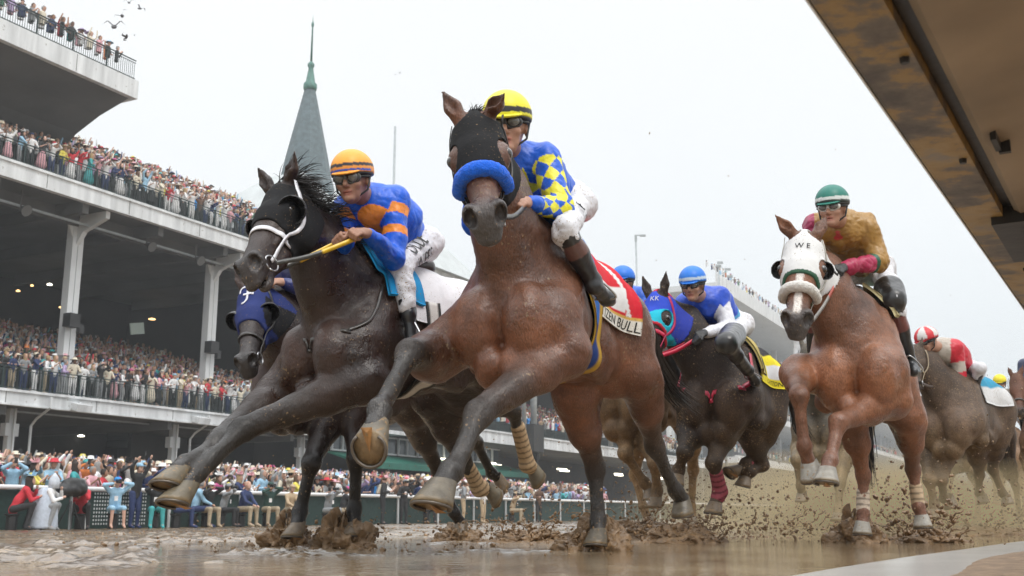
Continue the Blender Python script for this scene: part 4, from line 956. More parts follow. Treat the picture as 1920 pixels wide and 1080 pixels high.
    for hp, kn, an in ((hpL, kL, aL), (hpR, kR, aR)):
        p.ell(pv + (hp - pv) * 1.0 - F * .03, .098, None, .05, pc); p.chain([hp, kn], [thr, .056], .05, pc); p.chain([kn, kn + (an - kn) * pantl], [.058, .050], .03, pc)
    h.breech = p; h.hpL, h.kL, h.aL = hpL, kL, aL
    h.breech_obj = sdf_obj('breeches', p, vox, M['pants'], r, (lambda V, s: pantf(V, hpL, kL, h)) if pantf else None, wr=wr * 1.35, wrs=13)
    # silks
    t = SDF(); sc_ = silk
    t.cone(mid - U * .02, mid * .45 + pv * .55, .135, .135, .05, sc_, (L, 1.18), tagn=1); t.cone(mid * .45 + pv * .55, pv + spine * .10, .13, .125, .05, sc_, (L, 1.1), tagn=1)
    t.ell(mid * .6 + pv * .4 + U * .05, (.15, .17, .11), (spine, L, np.cross(spine, L)), .06, sc_)
    t.cone(nk - U * .01, nk + norm(c0 - nk) * .05, .075, .066, .02, sc_, tagn=1)
    for a, bb, c, g in ((sL, eL, hL, 2), (sR, eR, hR, 3)):
        wq = c - norm(c - bb) * .015
        t.cone(mid, a, .10, .082, .04, sc_, tagn=1); t.cone(a, bb, .078, .062, .025, sc_, tagn=g); t.cone(bb, wq, .060, .037, .02, sc_, tagn=g + 2)
    h.rj = dict(sL=sL, sR=sR, eL=eL, eR=eR, hL=hL, hR=hR, mid=mid, pv=pv, spine=spine, lk=lk)
    sdf_obj('silks', t, hvox or vox, M['silks'], r, (lambda V, s: colf(V, s, h)) if colf else None, wr=wr, wrs=11, seed=hash(name) % 7)
    # boots
    for i, (kn, an) in enumerate(((kL, aL), (kR, aR))):
        bt = SDF(); top = kn + ((an - kn) * boott if boott >= 0 else (hpL, hpR)[i] * -boott - kn * -boott); bc = bootc; tv = toe[i] if toe else None
        td = norm(h.J(tv) - an) if tv else norm(F * .9 - U * .35 + L * .1 * (1 if i == 0 else -1))
        bt.chain([kn if boott < 0 else top, kn + (an - kn) * max(.45, boott + .08), an], [.054 if boott < .5 else .046, .053 if boott < .5 else .044, .040], .02, bandc if bandc else bc)
        if boott < 0: bt.cone(top, kn, .098, .084, .03, bc); bt.P.insert(0, bt.P.pop(0))
        bt.P[-1]['col'] = bc; bt.P[0]['col'] = bandc if bandc else bc
        heel = an - td * .045 - norm((kn - an)) * .05; ball = an + td * .13 - norm(kn - an) * .045
        bt.chain([an, heel], [.042, .033], .02, bc); bt.chain([heel, ball, ball + td * .05], [.031, .037, .028], .03, bc)
        def bcf(V, s, top=top, kn=kn, an=an):
            tt = (V - kn) @ norm(an - kn) / np.linalg.norm(an - kn); C = np.tile(np.array(bc), (len(V), 1)); 
            if bandc is not None: C[tt < .46] = bandc
            if bootf: C[tt < .22] = bootf
            return C
        sdf_obj('boot', bt, vox, M['leather'], r, bcf, wr=.004, wrs=16)
        # stirrup
        st = MB(); sp = an + td * .07 - norm(kn - an) * .075; up_ = norm(kn - an); wd = L
        pts_ = [sp - wd * .05, sp + wd * .05, sp + wd * .052 + up_ * .05, sp + up_ * .13, sp - wd * .052 + up_ * .05, sp - wd * .05]
        st.tube(catmull(pts_, 30), .006, 6); st.obj('stirrup_iron', M['steel'], h.root, True)
    # helmet
    hc = c0 + (-lk * .012 + up * .052) * hs; hh = SDF(); cc = cap
    hh.ell(hc, np.array((.128, .104, .108)) * hs, AX, 0, cc)
    hh.fn(lambda X: -((X - hc) @ up + .018 * hs + .12 * np.clip((X - hc) @ -lk, 0, 1)), hc - .2, hc + .2, .008, cc, 2)
    def hcf(V, s):
        C = np.tile(np.array(cc, float), (len(V), 1)); z = (V - hc) @ up / hs; x = (V - hc) @ lk; y = (V - hc) @ sw
        return capf(x, y, z, C) if capf else C
    ho = sdf_obj('helmet', hh, .006 if fine else vox, M['shell'], r, hcf)
    rim = SDF(); rim.ell(hc - up * .022 * hs, np.array((.126, .102, .02)) * hs, AX, 0, (.02, .02, .02)); sdf_obj('helmet_rim', rim, .006 if fine else vox, M['rubber'], ho)
    pk = SDF(); pk.ell(hc + lk * .085 * hs - up * .012 * hs, np.array((.065, .075, .010)) * hs, (norm(lk - up * .25), sw, norm(up + lk * .25)), 0, cc)
    pk.fn(lambda X: -((X - hc) @ lk - .075 * hs), hc - .2, hc + .2, .004, cc, 2); sdf_obj('peak', pk, .006 if fine else vox, M['shell'], ho, lambda V, s: np.tile(np.array(capf.peak if hasattr(capf, 'peak') else cc), (len(V), 1)))
    # goggles
    gg = SDF(); gp = c0 + lk * .070 * hs + up * .012 * hs
    gg.ell(gp, np.array((.034, .072, .034 * gs)) * hs, AX, 0, gogc)
    for g in (-1, 1): gg.ell(gp + (lk * .022 + sw * .034 * g) * hs, np.array((.02, .028, .022 * gs)) * hs, AX, .004, gogc, 1)
    go = sdf_obj('goggles', gg, .005 if fine else vox, M['leather'], r)
    ln = SDF()
    for g in (-1, 1): ln.ell(gp + (lk * .016 + sw * .034 * g) * hs, np.array((.014, .027, .021 * gs)) * hs, AX, 0, (.1, .1, .1))
    sdf_obj('lens', ln, .005 if fine else vox, M['lens'], go)
    sb = MB(); pts_ = [gp + (sw * .07 * math.cos(a)) * hs + lk * (-.03 - .10 * math.sin(a)) * hs + up * .012 * hs for a in np.linspace(0, math.pi, 14)]
    sb.tube([gp + sw * .062 * hs] + [c0 + (sw * .088 * math.cos(a) - lk * (.10 * math.sin(a) - .02) + up * (.015 + .01 * math.sin(a))) * hs for a in np.linspace(0, math.pi, 16)] + [gp - sw * .062 * hs], .008, 6)
    sb.obj('strap', M['rubber'], go, True, base=np.array(world_loc(r)))
    cs = MB(); 
    for g in (-1, 1): cs.tube([hc + sw * g * .095 * hs - up * .02, c0 + (sw * g * .078 + lk * .01 - up * .05) * hs, c0 + (lk * .055 - up * .108) * hs], .006, 5)
    cs.obj('chin_strap', M['rubber'], ho, True, base=np.array(world_loc(r)))
    h.rider = r
    return r
def reins(h, hands, col=(.05, .045, .04), gripc=None, wid=.022):
    """bridle, bit and reins"""
    q = h.q; obs = []
    for g, hp in zip((1, -1), hands):
        bit = q(.50, -.115, g * .062); pts_ = [bit, bit * .6 + hp * .4 - Z_ * .02, hp]
        def cf(t, w, gc=gripc): return gc if gc is not None and t > .62 else col
        P = catmull(pts_, 24); ribbon(h.sdf, P, wid, 0, .005, M['leather'], 'rein', h.root, 2, colf=cf, side=norm(h.L * g + h.F0 * .2), sub=24, proj=False)
def bridle(h, col=(.03, .022, .018), nose=True, ring=True, fleece=None, noseT=.40, cheek=True, wid=.022, chcol=None, nosecol=None):
    q = h.q; s = h.sdf; kk = h.k; off = .010
    def rg(a, col_, w, o, th, n='noseband', m=None):
        pts_ = [q(a, -.085) + (h.V * math.cos(t) * .13 + h.Wd * math.sin(t) * .13) * kk for t in np.linspace(-2.2, 2.2, 30)]
        return ribbon(s, pts_, w, o, th, m or M['leather'], n, h.root, 3, col_, sub=60)
    if nose: rg(noseT, nosecol or col, wid, .004, .005)
    if fleece is not None:
        pts_ = [q(noseT - .02, -.085) + (h.V * math.cos(t) * .13 + h.Wd * math.sin(t) * .13) * kk for t in np.linspace(-1.85, 1.85, 26)]
        P = s.project(catmull(pts_, 50), .022); e = SDF(); n = len(P)
        rr = [fleece[1] * (.75 + .25 * math.sin(math.pi * i / (n - 1))) for i in range(n)]
        e.chain(list(P), rr, .01, fleece[0]); sdf_obj('sheepskin_noseband', e, .007, M['fleece'], h.root, wr=.0035, wrs=50)
    for g in (-1, 1):
        if cheek:
            pts_ = [q(.03, -.03, g * .11), q(.2, -.13, g * .12), q(.36, -.12, g * .10), q(.49, -.11, g * .09)]
            ribbon(s, pts_, wid * .8, off, .005, M['leather'], 'cheek_strap', h.root, 2, chcol or col)
        if ring:
            b = MB(); c = s.project(np.array([q(.50, -.115, g * .09)]), .012)[0]
            b.tube([c + (h.H * math.cos(t) + h.V * math.sin(t)) * .034 * kk for t in np.linspace(0, 2 * math.pi, 20)], .005, 6); b.obj('bit_ring', M['steel'], h.root, True)
# ------------------------------------------------------------------ the race
YEL = (.78, .72, .03); RBLUE = (.004, .12, .70); ORG = (.86, .27, .03); RED = (.62, .02, .04)
def pal(*c): return np.array(c)
# --- leading bay horse, centre
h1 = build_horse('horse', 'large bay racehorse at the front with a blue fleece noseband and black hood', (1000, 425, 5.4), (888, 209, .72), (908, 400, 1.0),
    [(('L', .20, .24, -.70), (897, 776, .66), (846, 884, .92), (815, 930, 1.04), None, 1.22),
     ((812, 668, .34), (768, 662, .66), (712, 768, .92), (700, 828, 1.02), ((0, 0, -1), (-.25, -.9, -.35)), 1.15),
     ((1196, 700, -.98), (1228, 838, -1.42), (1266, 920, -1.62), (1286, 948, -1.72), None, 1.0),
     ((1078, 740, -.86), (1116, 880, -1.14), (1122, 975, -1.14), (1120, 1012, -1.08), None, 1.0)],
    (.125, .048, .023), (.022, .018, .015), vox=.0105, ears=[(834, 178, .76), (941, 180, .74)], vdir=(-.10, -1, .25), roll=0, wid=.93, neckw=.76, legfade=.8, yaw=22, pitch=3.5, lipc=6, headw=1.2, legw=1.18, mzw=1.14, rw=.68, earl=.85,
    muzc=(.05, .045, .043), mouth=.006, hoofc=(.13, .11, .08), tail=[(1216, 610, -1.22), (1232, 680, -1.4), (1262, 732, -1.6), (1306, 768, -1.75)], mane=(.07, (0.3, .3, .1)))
hood(h1, (.009, .009, .010), M['cloth'], .006, end=.315, eyes=.058, trim=None)
bridle(h1, noseT=.395, nose=False, fleece=(RBLUE, .031), wid=.02)
def silk1(V, s, h):
    j = h.rj; C = np.tile(pal(.006, .10, .60), (len(V), 1)); dt = [s.pd(p, V) for p in s.P]; tg = np.array([p['tag'] for p in s.P]); arm = np.min([d for d, g in zip(dt, tg) if g in (2, 4)], 0) < np.min([d for d, g in zip(dt, tg) if g in (0, 1)], 0)
    arm = arm & ((V - j['sL']) @ norm(j['eL'] - j['sL']) > .0)
    # diamonds round the sleeve
    for a, b, o in ((j['sL'], j['eL'], 0), (j['eL'], j['hL'], .29)):
        ax = norm(b - a); t = (V - a) @ ax; m = arm & (np.linalg.norm(V - a - np.clip(t, 0, 1)[:, None] * ax, axis=1) < .105) & (t > (-.06 if o == 0 else .0)) & (t < np.linalg.norm(b - a) * 1.05 - (.0 if o == 0 else .09))
        u = norm(np.cross(ax, Z_)); w = np.cross(ax, u); q = V - a - t[:, None] * ax; an = np.arctan2(q @ u, q @ w) / (2 * math.pi) * 5
        tt = (t + o) / .092; dm = (np.floor(tt + an) + np.floor(tt - an)) % 2 == 0
        C[m & dm] = YEL
    # yellow star on the chest
    nrm_ = norm(h.F0 + .15 * h.L); c0 = h.P(984, 350, .12); q = V - c0; x = q @ norm(np.cross(Z_, nrm_)); y = q @ Z_
    an = np.arctan2(x, y); rr = np.hypot(x, y); k = (an / (2 * math.pi) * 5) % 1; k = np.abs(k - .5) * 2
    R_ = .085 * (.40 + .60 * np.clip((k - .0), 0, 1) ** 1.5)
    m = (rr < R_) & (q @ nrm_ > -.10) & ~arm; C[m] = YEL
    return C
def cap1(x, y, z, C):
    C[(z < .018) & (z > -.004)] = (.02, .02, .02); C[(z <= -.004)] = (.75, .70, .04); C[(z < .002) & (z > -.004)] = (.02, .02, .02); return C
def pant1(V, hp, kn, h):
    C = np.tile(pal(.72, .72, .75), (len(V), 1)); return C
rider('jockey', 'jockey in blue silks with yellow diamonds and a yellow helmet on the leading bay', h1, (951, 241, .30), ('F', .93, .26, -.18),
    (1022, 300, .06), None, (1050, 376, -.36), ('K', 990, 380, .125), (940, 388, .40), (1050, 390, .12), (890, 420, .10),
    ('K', 1060, 432, .27), ('L', .0, -.27, -.02), ('K', 1112, 528, .34), ('L', -.34, -.34, -.42), (.006, .10, .60), YEL, silk1, bandc=(.11, .05, .04), bootc=(.012, .012, .014),
    bootf=(.02, .02, .02), vox=.0075, hvox=.0055, capf=cap1, fine=True, hs=1.2, toe=[('K', 1150, 562, .36), ('L', -.1, -.36, -.6)], wr=.011, thr=.068, boott=.04)
reins(h1, [h1.rj['hL'], h1.rj['hR']], (.05, .05, .05), wid=.024)
h1rt = h1.root
def sc1(f, t):
    a = t
    if a > 1.40: return (.70, .68, .62)
    if a > 1.36: return (.62, .40, .10)
    if f < -.80 or f > -.24 or a < .42: return (.55, .015, .03)
    u = f + .22 * t
    if -.47 < u < -.43: return (.72, .72, .72)
    if .92 < a < 1.30 and -.70 < f < -.28: return (.72, .72, .72)
    return (.60, .02, .035)
sc = cloth_patch(h1, 'saddle_cloth', -.20, -.86, -1.1, 1.64, .012, sc1, 40, 110)
cloth_text(h1, 'lettering', 'CITIZEN BULL', -.24, -.85, 1.61, .19, .020, (.02, .02, .02), sc)
pd1 = cloth_patch(h1, 'saddle_pad', .09, -.26, -.9, 1.38, .022, lambda f, t: (.40, .25, .04) if .80 < t < 1.3 and f > .065 else ((.008, .17, .55) if t < .78 else (.50, .015, .04)), 18, 80, th=.018)
def gir(f, t): 
    e = abs(f + .22) / .10
    return (.42, .25, .03) if e > .72 else ((.02, .12, .42) if t < 1.9 else (.015, .04, .16))
g1 = cloth_patch(h1, 'girth', -.10, -.34, .95, 4.6, .014, gir, 12, 70, th=.010)
# saddle
def saddle(h, f0=-.12, col=(.03, .02, .02)):
    e = SDF(); c = h.l(f0, 0, .02); p = lambda f, l, u: h.l(f0 + f, l, u)
    e.cone(p(0, 0, .03), p(-.34, 0, .05), .06, .075, .04, col, (h.L, 1.3)); e.ell(p(-.05, 0, .055), (.04, .05, .03), (h.F, h.L, h.U), .03, col)
    for g in (-1, 1): e.cone(p(-.02, g * .10, -.02), p(-.06, g * .23, -.22), .03, .018, .03, col)
    sdf_obj('saddle', e, .011, M['leather'], h.root)
def leathers(h, kn, an, g, f0=-.2, col=(.03, .025, .02)):
    pass
saddle(h1)
# --- dark bay horse with white bridle, left
h2 = build_horse('horse', 'dark brown racehorse on the left with a white bridle, under the orange-capped jockey', (690, 492, 6.1), (520, 345, .66), (446, 497, 1.06),
    [(('L', .24, .24, -.72), (452, 806, .74), (368, 888, 1.02), (338, 932, 1.16), None, 1.15),
     ((520, 745, .34), (410, 826, .80), (348, 870, 1.04), (326, 893, 1.16), None, 1.1),
     ((870, 745, -1.1), (962, 772, -1.62), (988, 872, -1.86), (1006, 882, -1.98), ((-.3, -.5, -1), (.7, .5, -.5)), 1.0),
     ((805, 745, -1.0), (868, 862, -1.42), (898, 917, -1.62), (928, 914, -1.72), ((-.3, -.5, -1), (.8, .5, -.3)), 1.0)],
    DARK, (.026, .022, .018), vox=.0105, ears=[(480, 308, .70), (548, 312, .66)], vdir=(-.75, -.7, .75), roll=0, wid=.96, neckw=.70, legfade=.55, muzc=(.032, .027, .026), mouth=.008,
    hoofc=(.15, .125, .085), bandage=[(2, .30, .98, (.50, .36, .22), 1), (3, .30, .98, (.50, .36, .22), 1)], mane=(.24, (.75, .25, .30)), tail=False, yaw=36, headw=1.14, legw=1.14)
hood(h2, (.008, .008, .009), M['cloth'], .0065, end=.30, eyes=.0, cup='round', cupcol=(.014, .014, .016))
bridle(h2, (.74, .74, .78), noseT=.36, wid=.026, chcol=(.74, .74, .78), nosecol=(.74, .74, .78))
lk2 = None
def silk2(V, s, h):
    j = h.rj; C = np.tile(pal(.006, .11, .66), (len(V), 1)); dt = [s.pd(p, V) for p in s.P]; tg = np.array([p['tag'] for p in s.P])
    arm = np.min([d for d, g in zip(dt, tg) if g in (2, 4)], 0) < .012
    ax = norm(j['eL'] - j['sL']); t = (V - j['sL']) @ ax
    C[arm & (((t > .055) & (t < .115)) | ((t > .185) & (t < .235)))] = ORG
    ax = norm(j['eR'] - j['sR']); t = (V - j['sR']) @ ax; armR = np.min([d for d, g in zip(dt, tg) if g in (3, 5)], 0) < .012
    C[armR & (((t > .055) & (t < .115)) | ((t > .185) & (t < .235)))] = ORG
    nrm_ = norm(h.F0 + .3 * h.L - Z_ * .2); c0 = h.P(708, 410, .14); q = V - c0; y = q @ Z_; x = q @ norm(np.cross(Z_, nrm_))
    C[(np.hypot(x / 1.5, y) < .062) & (q @ nrm_ > -.12) & ~arm & ~armR] = ORG
    return C
def cap2(x, y, z, C):
    C[(z < .028) & (z > .012)] = (.03, .03, .04); C[(z <= .012)] = (.8, .3, .05); C[(z < -.002) & (z > -.012) & (x > .02)] = (.02, .10, .5); return C
rider('jockey', 'jockey in blue silks with orange sleeve bands and an orange helmet', h2, (661, 340, .36), ('F', .90, .38, -.22),
    (742, 375, .04), (652, 390, .18), (772, 455, -.34), (690, 438, .40), (650, 446, .44), (738, 485, .10), None,
    ('K', 752, 500, .27), ('L', .0, -.27, .0), ('K', 766, 588, .33), ('L', -.34, -.32, -.4), (.006, .11, .66), (.88, .36, .03), silk2, bandc=(.70, .70, .72), bootc=(.016, .016, .018),
    bootf=(.70, .70, .72), gogc=(.06, .06, .05), vox=.0075, hvox=.0055, capf=cap2, fine=True, hs=1.1, pantl=.86, boott=.74, gs=1.3, thr=.08, toe=[('L', .0, .36, -.55), ('L', -.1, -.34, -.58)], skin=(.33, .17, .11), wr=.011)
def leg_text(h, lines, size, col, t0=.55, side=None):
    ax = norm(h.hpL - h.kL); nn_ = norm(h.L + h.F0 * .5); up_ = norm(np.cross(nn_, ax)); up_ = up_ if up_ @ Z_ > 0 else -up_; c = h.kL + (h.hpL - h.kL) * t0
    for k_, tx in enumerate(lines):
        V, F = text_flat(tx, size); w = V[:, 0].max(); P = np.array([c + ax * (x - w / 2) + up_ * (y - k_ * size * .85) + nn_ * .05 for x, y, _ in V]); P = h.breech.project(P, .013, 6)
        mesh_obj('lettering', P, F, M['rubber'], h.rider, smooth=False)
leg_text(h2, ['DUDE', 'WIPES'], .085, None)
leg_text(h1, ['JE', 'IC'], .07, None, .5)
reins(h2, [h2.rj['hL'], h2.rj['hR']], (.06, .06, .055), gripc=(.75, .48, .03), wid=.024)
def sc2(f, t):
    d = math.hypot((f + .66) / .16, (t - 1.15) / .28)
    if f < -.85 or (.95 < d < 1.12): return (.10, .10, .11)
    return (.72, .72, .74)
sc = cloth_patch(h2, 'saddle_cloth', -.12, -.92, -1.2, 1.45, .012, sc2, 36, 80)
pd2 = cloth_patch(h2, 'saddle_pad', .12, -.20, -.9, 1.12, .022, lambda f, t: (.01, .26, .55), 14, 60, th=.016)
saddle(h2); g2 = cloth_patch(h2, 'girth', -.22, -.34, 1.0, 4.8, .014, lambda f, t: (.60, .58, .55) if abs(f + .28) < .035 else (.03, .03, .03), 8, 60, th=.010)
# neck strap
def neck_strap(h, col, f=.28, u0=-.1, u1=-.52, wid=.018, side=.35, name='neck_strap'):
    th = np.linspace(-1.9, 1.9, 24); o = h.l(.12, 0, -.3); ax = norm(h.F * 1 + h.U * .55); u = norm(np.cross(h.L, ax)); u = u if u @ h.F > 0 else -u
    pts_ = [o + ax * .10 + (u * math.cos(t) + h.L * math.sin(t)) * .34 for t in th]
    ribbon(h.sdf, pts_, wid, .006, .006, M['leather'], name, h.root, 3, col, sub=60)
neck_strap(h2, (.05, .045, .04))
# --- horse with the navy hood, behind and outside
h3 = build_horse('horse', 'near-black racehorse at the far left with its head low in a navy hood', (606, 575, 7.25), (470, 532, .62), (453, 678, .92),
    [((668, 760, .0), (668, 860, .12), (664, 955, .06), (664, 1000, .10)), ((622, 770, .1), (584, 868, .34), (562, 960, .34), (556, 1000, .40)),
     ((848, 760, -1.1), (893, 830, -1.75), (922, 888, -2.0), (942, 902, -2.1), ((-.3, -.5, -1), (.7, .5, -.5)), 1.0), ((770, 770, -1.0), (822, 884, -1.50), (852, 962, -1.66), (872, 992, -1.75))],
    (.030, .014, .010), (.012, .010, .009), vox=.013, vdir=(-.22, -1, .2), muzc=(.03, .024, .022), mane=False, tail=False, neckw=.7, hind_dirty=None)
def hc3(a, b, c, C):
    C[(np.abs(c) > .088) & (a > .10)] = (.012, .012, .014); return C
hood(h3, (.022, .035, .14), M['cloth'], .008, end=.30, eyes=.0, cup='round', cupcol=(.012, .012, .014), colf=hc3)
bridle(h3, (.03, .025, .02), noseT=.40, wid=.022)
# --- horse right behind the leader
h4 = build_horse('horse', 'mud-covered brown racehorse half hidden behind the leading bay', (1185, 640, 9.3), (1160, 570, .6), (1150, 640, .95),
    [((1180, 800, .1), (1172, 850, .38), (1208, 905, .20), (1226, 925, .16)), ((1205, 800, .1), (1228, 868, .42), (1232, 920, .3), (1228, 945, .34)),
     ((1290, 800, -1.0), (1300, 880, -1.4), (1296, 950, -1.5), (1300, 985, -1.5)), ((1200, 800, -1.0), (1190, 890, -1.3), (1206, 950, -1.3), (1220, 985, -1.3))],
    BDIRT, (.12, .075, .042), vox=.017, dirty=True, mane=False, tail=False, detail=False, hind_dirty=(.22, .14, .07))
def silkp(c):
    return None
rider('jockey', 'jockey in blue cap and silks mostly hidden behind the leading bay', h4, (1168, 532, .35), ('F', 1, .1, -.1), (1200, 556, .08), (1145, 560, .1), (1212, 600, -.34), (1180, 625, .4), (1165, 625, .4), None, None,
    ('L', -.02, .27, -.02), ('L', -.02, -.27, -.02), ('L', -.36, .32, -.40), ('L', -.36, -.32, -.40), (.01, .10, .55), (.01, .16, .65), vox=.012)
saddle(h4)
# --- fifth: dark horse with the blue and aqua hood
h5 = build_horse('horse', 'dark brown racehorse in a blue and aqua hood with red bridle', (1352, 628, 8.45), (1228, 548, .62), (1202, 672, .90),
    [((1362, 800, .12), (1338, 868, .42), (1350, 922, .30), (1336, 957, .34)), ((1300, 805, .2), (1284, 848, .5), (1272, 882, .42), (1268, 897, .44)),
     ((1445, 780, -.95), (1424, 858, -1.15), (1398, 868, -.98), (1380, 888, -.94), ((-1, -.3, -.6), (-.6, -.4, -.6)), 1.0), ((1400, 800, -.9), (1430, 872, -1.1), (1408, 885, -1.0), (1392, 900, -1.0))],
    (.030, .018, .013), (.014, .013, .012), vox=.013, vdir=(-.75, -1, .35), muzc=(.035, .03, .028), yaw=24, headw=1.15, dirty=True, hind_dirty=(.075, .048, .028), neckw=.7,
    bandage=[(0, .35, 1.0, (.30, .07, .09), 1), (2, .2, .95, (.36, .08, .10))], mane=False,
    tail=[(1474, 712, -1.15), (1490, 760, -1.3), (1500, 800, -1.4), (1520, 830, -1.5)])
def hc5(a, b, c, C):
    ln_ = a + .6 * np.abs(c) - .15; C[:] = (.03, .07, .50)
    C[ln_ > .06 + .0 * c] = (.02, .46, .60); m = (np.abs(c) > .085) & (b < -.12); C[m] = (.03, .05, .35)
    C[(a < .0)] = (.45, .02, .05); return C
hood(h5, (.03, .07, .50), M['cloth'], .008, end=.30, eyes=.052, trim=(.55, .03, .05), colf=hc5)
bridle(h5, (.58, .02, .07), noseT=.36, nose=True, wid=.03, chcol=(.5, .02, .10))
def silk5(V, s, h):
    j = h.rj; C = np.tile(pal(.012, .07, .52), (len(V), 1)); u = (V - j['pv']) @ norm(j['mid'] - j['pv']) / np.linalg.norm(j['mid'] - j['pv'])
    x = (V - j['pv']) @ h.L; zz = u - .62 + .22 * (np.abs((x * 9) % 1 - .5) * 2)
    C[zz < 0] = (.03, .36, .68); dt = [s.pd(p, V) for p in s.P]; tg = np.array([p['tag'] for p in s.P])
    for a, b, gs in (('sL', 'eL', (2, 4)), ('sR', 'eR', (3, 5))):
        arm = np.min([d for d, g in zip(dt, tg) if g in gs], 0) < .012; t = (V - j[a]) @ norm(j[b] - j[a]); q = V - j[a]; an = (np.abs(((V @ h.L) * 11) % 1 - .5)) * .12
        C[arm & (t > .06 + an)] = (.72, .72, .76)
    return C
def cap5(x, y, z, C): C[(z < .02) & (z > -.002)] = (.55, .65, .75); return C
rider('jockey', 'jockey in blue helmet and blue silks with white sleeves behind the leader', h5, (1299, 537, .42), ('F', .98, -.05, -.25),
    (1348, 556, .08), (1285, 570, .16), (1368, 606, -.34), (1322, 624, .42), (1306, 634, .46), (1365, 615, .1), None,
    ('K', 1362, 644, .24), ('L', .0, -.27, .0), ('K', 1402, 694, .30), ('L', -.34, -.3, -.4), (.012, .07, .52), (.006, .17, .66), silk5, glove=(.02, .02, .02), bootc=(.02, .02, .02), bootf=(.02, .02, .02),
    vox=.0085, hvox=.0075, capf=cap5, boott=-.40, thr=.075, toe=[('L', .0, .34, -.55), ('L', -.2, -.3, -.5)])
reins(h5, [h5.rj['hL'], h5.rj['hR']], (.55, .02, .06), wid=.03)
neck_strap(h5, (.5, .02, .06), wid=.035, name='martingale')
sc = cloth_patch(h5, 'saddle_cloth', -.16, -.95, -1.2, 1.5, .012, lambda f, t: (.62, .62, .64) if (.95 < t < 1.28 and -.85 < f < -.45) else ((.02, .02, .025) if t < 1.28 and (t < .7 or f > -.4) or f < -.9 else (.70, .58, .02)), 34, 80)
cloth_text(h5, 'lettering', 'CATTONA', -.42, -.90, 1.44, .11, .020, (.03, .03, .02), sc)
cloth_patch(h5, 'saddle_pad', .02, -.22, .2, 1.3, .024, lambda f, t: (.45, .36, .12), 12, 40, th=.02)
saddle(h5)
# --- chestnut with white hood, right
h6 = build_horse('horse', 'chestnut racehorse on the right with a white hood and white fleece noseband', (1600, 552, 6.95), (1508, 434, .64), (1492, 598, .98),
    [(('L', .16, .19, -.72), (1572, 792, .58), (1557, 862, .70), (1547, 896, .78), None, 1.05), ((1500, 700, .34), (1498, 742, .66), (1508, 838, .62), (1524, 890, .56), ((0, -.5, -1), (.3, .2, -1)), 1.05),
     ((1702, 780, -.98), (1712, 880, -1.36), (1722, 950, -1.36), (1732, 982, -1.34)), ((1598, 775, -.82), (1618, 890, -1.05), (1618, 962, -1.02), (1616, 995, -.98))],
    (.195, .078, .036), (.18, .08, .045), yaw=21, pitch=2, vox=.011, ears=[(1457, 407, .70), (1552, 402, .52)], vdir=(-.32, -1, .3), wid=.82, rw=.74, neckw=.76, headw=1.2, legw=1.04, legfade=.2, muzc=(.075, .065, .06), blaze=.018,
    hoofc=(.30, .28, .24), bandage=[(2, .45, 1.0, (.55, .42, .28)), (3, .45, 1.0, (.62, .52, .42))], mane=False, tail=[('L', -1.2, -.04, -.25), ('L', -1.34, -.05, -.5), ('L', -1.4, -.05, -.85), ('L', -1.35, -.05, -1.15)])
hood(h6, (.66, .66, .65), M['cloth'], .0065, end=.30, deep=.19, bslope=1.1, eyes=.046, trim=(.04, .10, .06), cup='small', cupcol=(.012, .012, .012))
def head_text(h, txt, a0, c0, size, col):
    V, F = text_flat(txt, size); q = h.q; P = np.array([q(a0 - y / h.hl * .6, .05, -(c0 - x)) for x, y, _ in V]); w = V[:, 0].max()
    sgn = 1; P = np.array([h.pl + h.H * (a0 * h.hl / .6 - y) + h.V * .03 + h.Wd * (x - w / 2 + c0) for x, y, _ in V]); P = h.sdf.project(P, .0125, 6)
    mesh_obj('emblem', P, F, M['cloth'], h.root, np.tile(col, (len(P), 1)), smooth=False)
head_text(h6, 'W E', .135, .0, .055, (.02, .02, .02))
def head_strokes(h, lines, a0, c0, size, col, wid):
    for L_ in lines:
        P = np.array([h.pl + h.H * (a0 * h.hl / .6 - y * size) + h.V * .03 + h.Wd * ((x - .5) * size + c0) for x, y in L_]); ribbon(h.sdf, catmull(P, 16), wid, .0125, .002, M['cloth'], 'emblem', h.root, 2, col, sub=16)
head_strokes(h3, [[(.55, 1.0), (.52, .6), (.48, .2), (.30, .0), (.2, .06)], [(.05, .72), (.12, .98), (.35, 1.02), (.6, .92), (.9, 1.0)], [(.28, .55), (.5, .52), (.78, .56)], [(.78, .66), (.78, .46)]], .17, .0, .13, (.7, .7, .75), .014)
head_text(h5, 'KK', .10, .03, .06, (.6, .6, .65))
bridle(h6, (.62, .60, .56), noseT=.42, nose=False, fleece=((.66, .64, .60), .028), wid=.02, chcol=(.5, .48, .42))
def silk6(V, s, h):
    j = h.rj; C = np.tile(pal(.33, .18, .04), (len(V), 1)); dt = [s.pd(p, V) for p in s.P]; tg = np.array([p['tag'] for p in s.P])
    for a, b, gs in (('eL', 'hL', (4,)), ('eR', 'hR', (5,))):
        arm = np.min([d for d, g in zip(dt, tg) if g in gs], 0) < .012; t = (V - j[a]) @ norm(j[b] - j[a])
        C[arm & (t > .07) & (t < .10)] = (.01, .09, .05); C[arm & (t >= .10)] = (.36, .015, .07)
    e = (V - j['mid']) @ norm(j['sR'] - j['sL']); C[(e > .17) & ((V - j['sR']) @ Z_ > -.1)] = (.30, .015, .07)
    q = V - (j['mid'] * .6 + j['pv'] * .4); C[(np.hypot(q @ h.L + .06, q @ Z_ + .02) < .024 + .008 * np.sin(q @ Z_ * 140)) & (q @ h.F0 > 0)] = (.50, .05, .05)
    return C
def cap6(x, y, z, C): C[(z < .022) & (z > .0)] = (.62, .66, .64); C[z <= 0] = (.02, .03, .025); return C
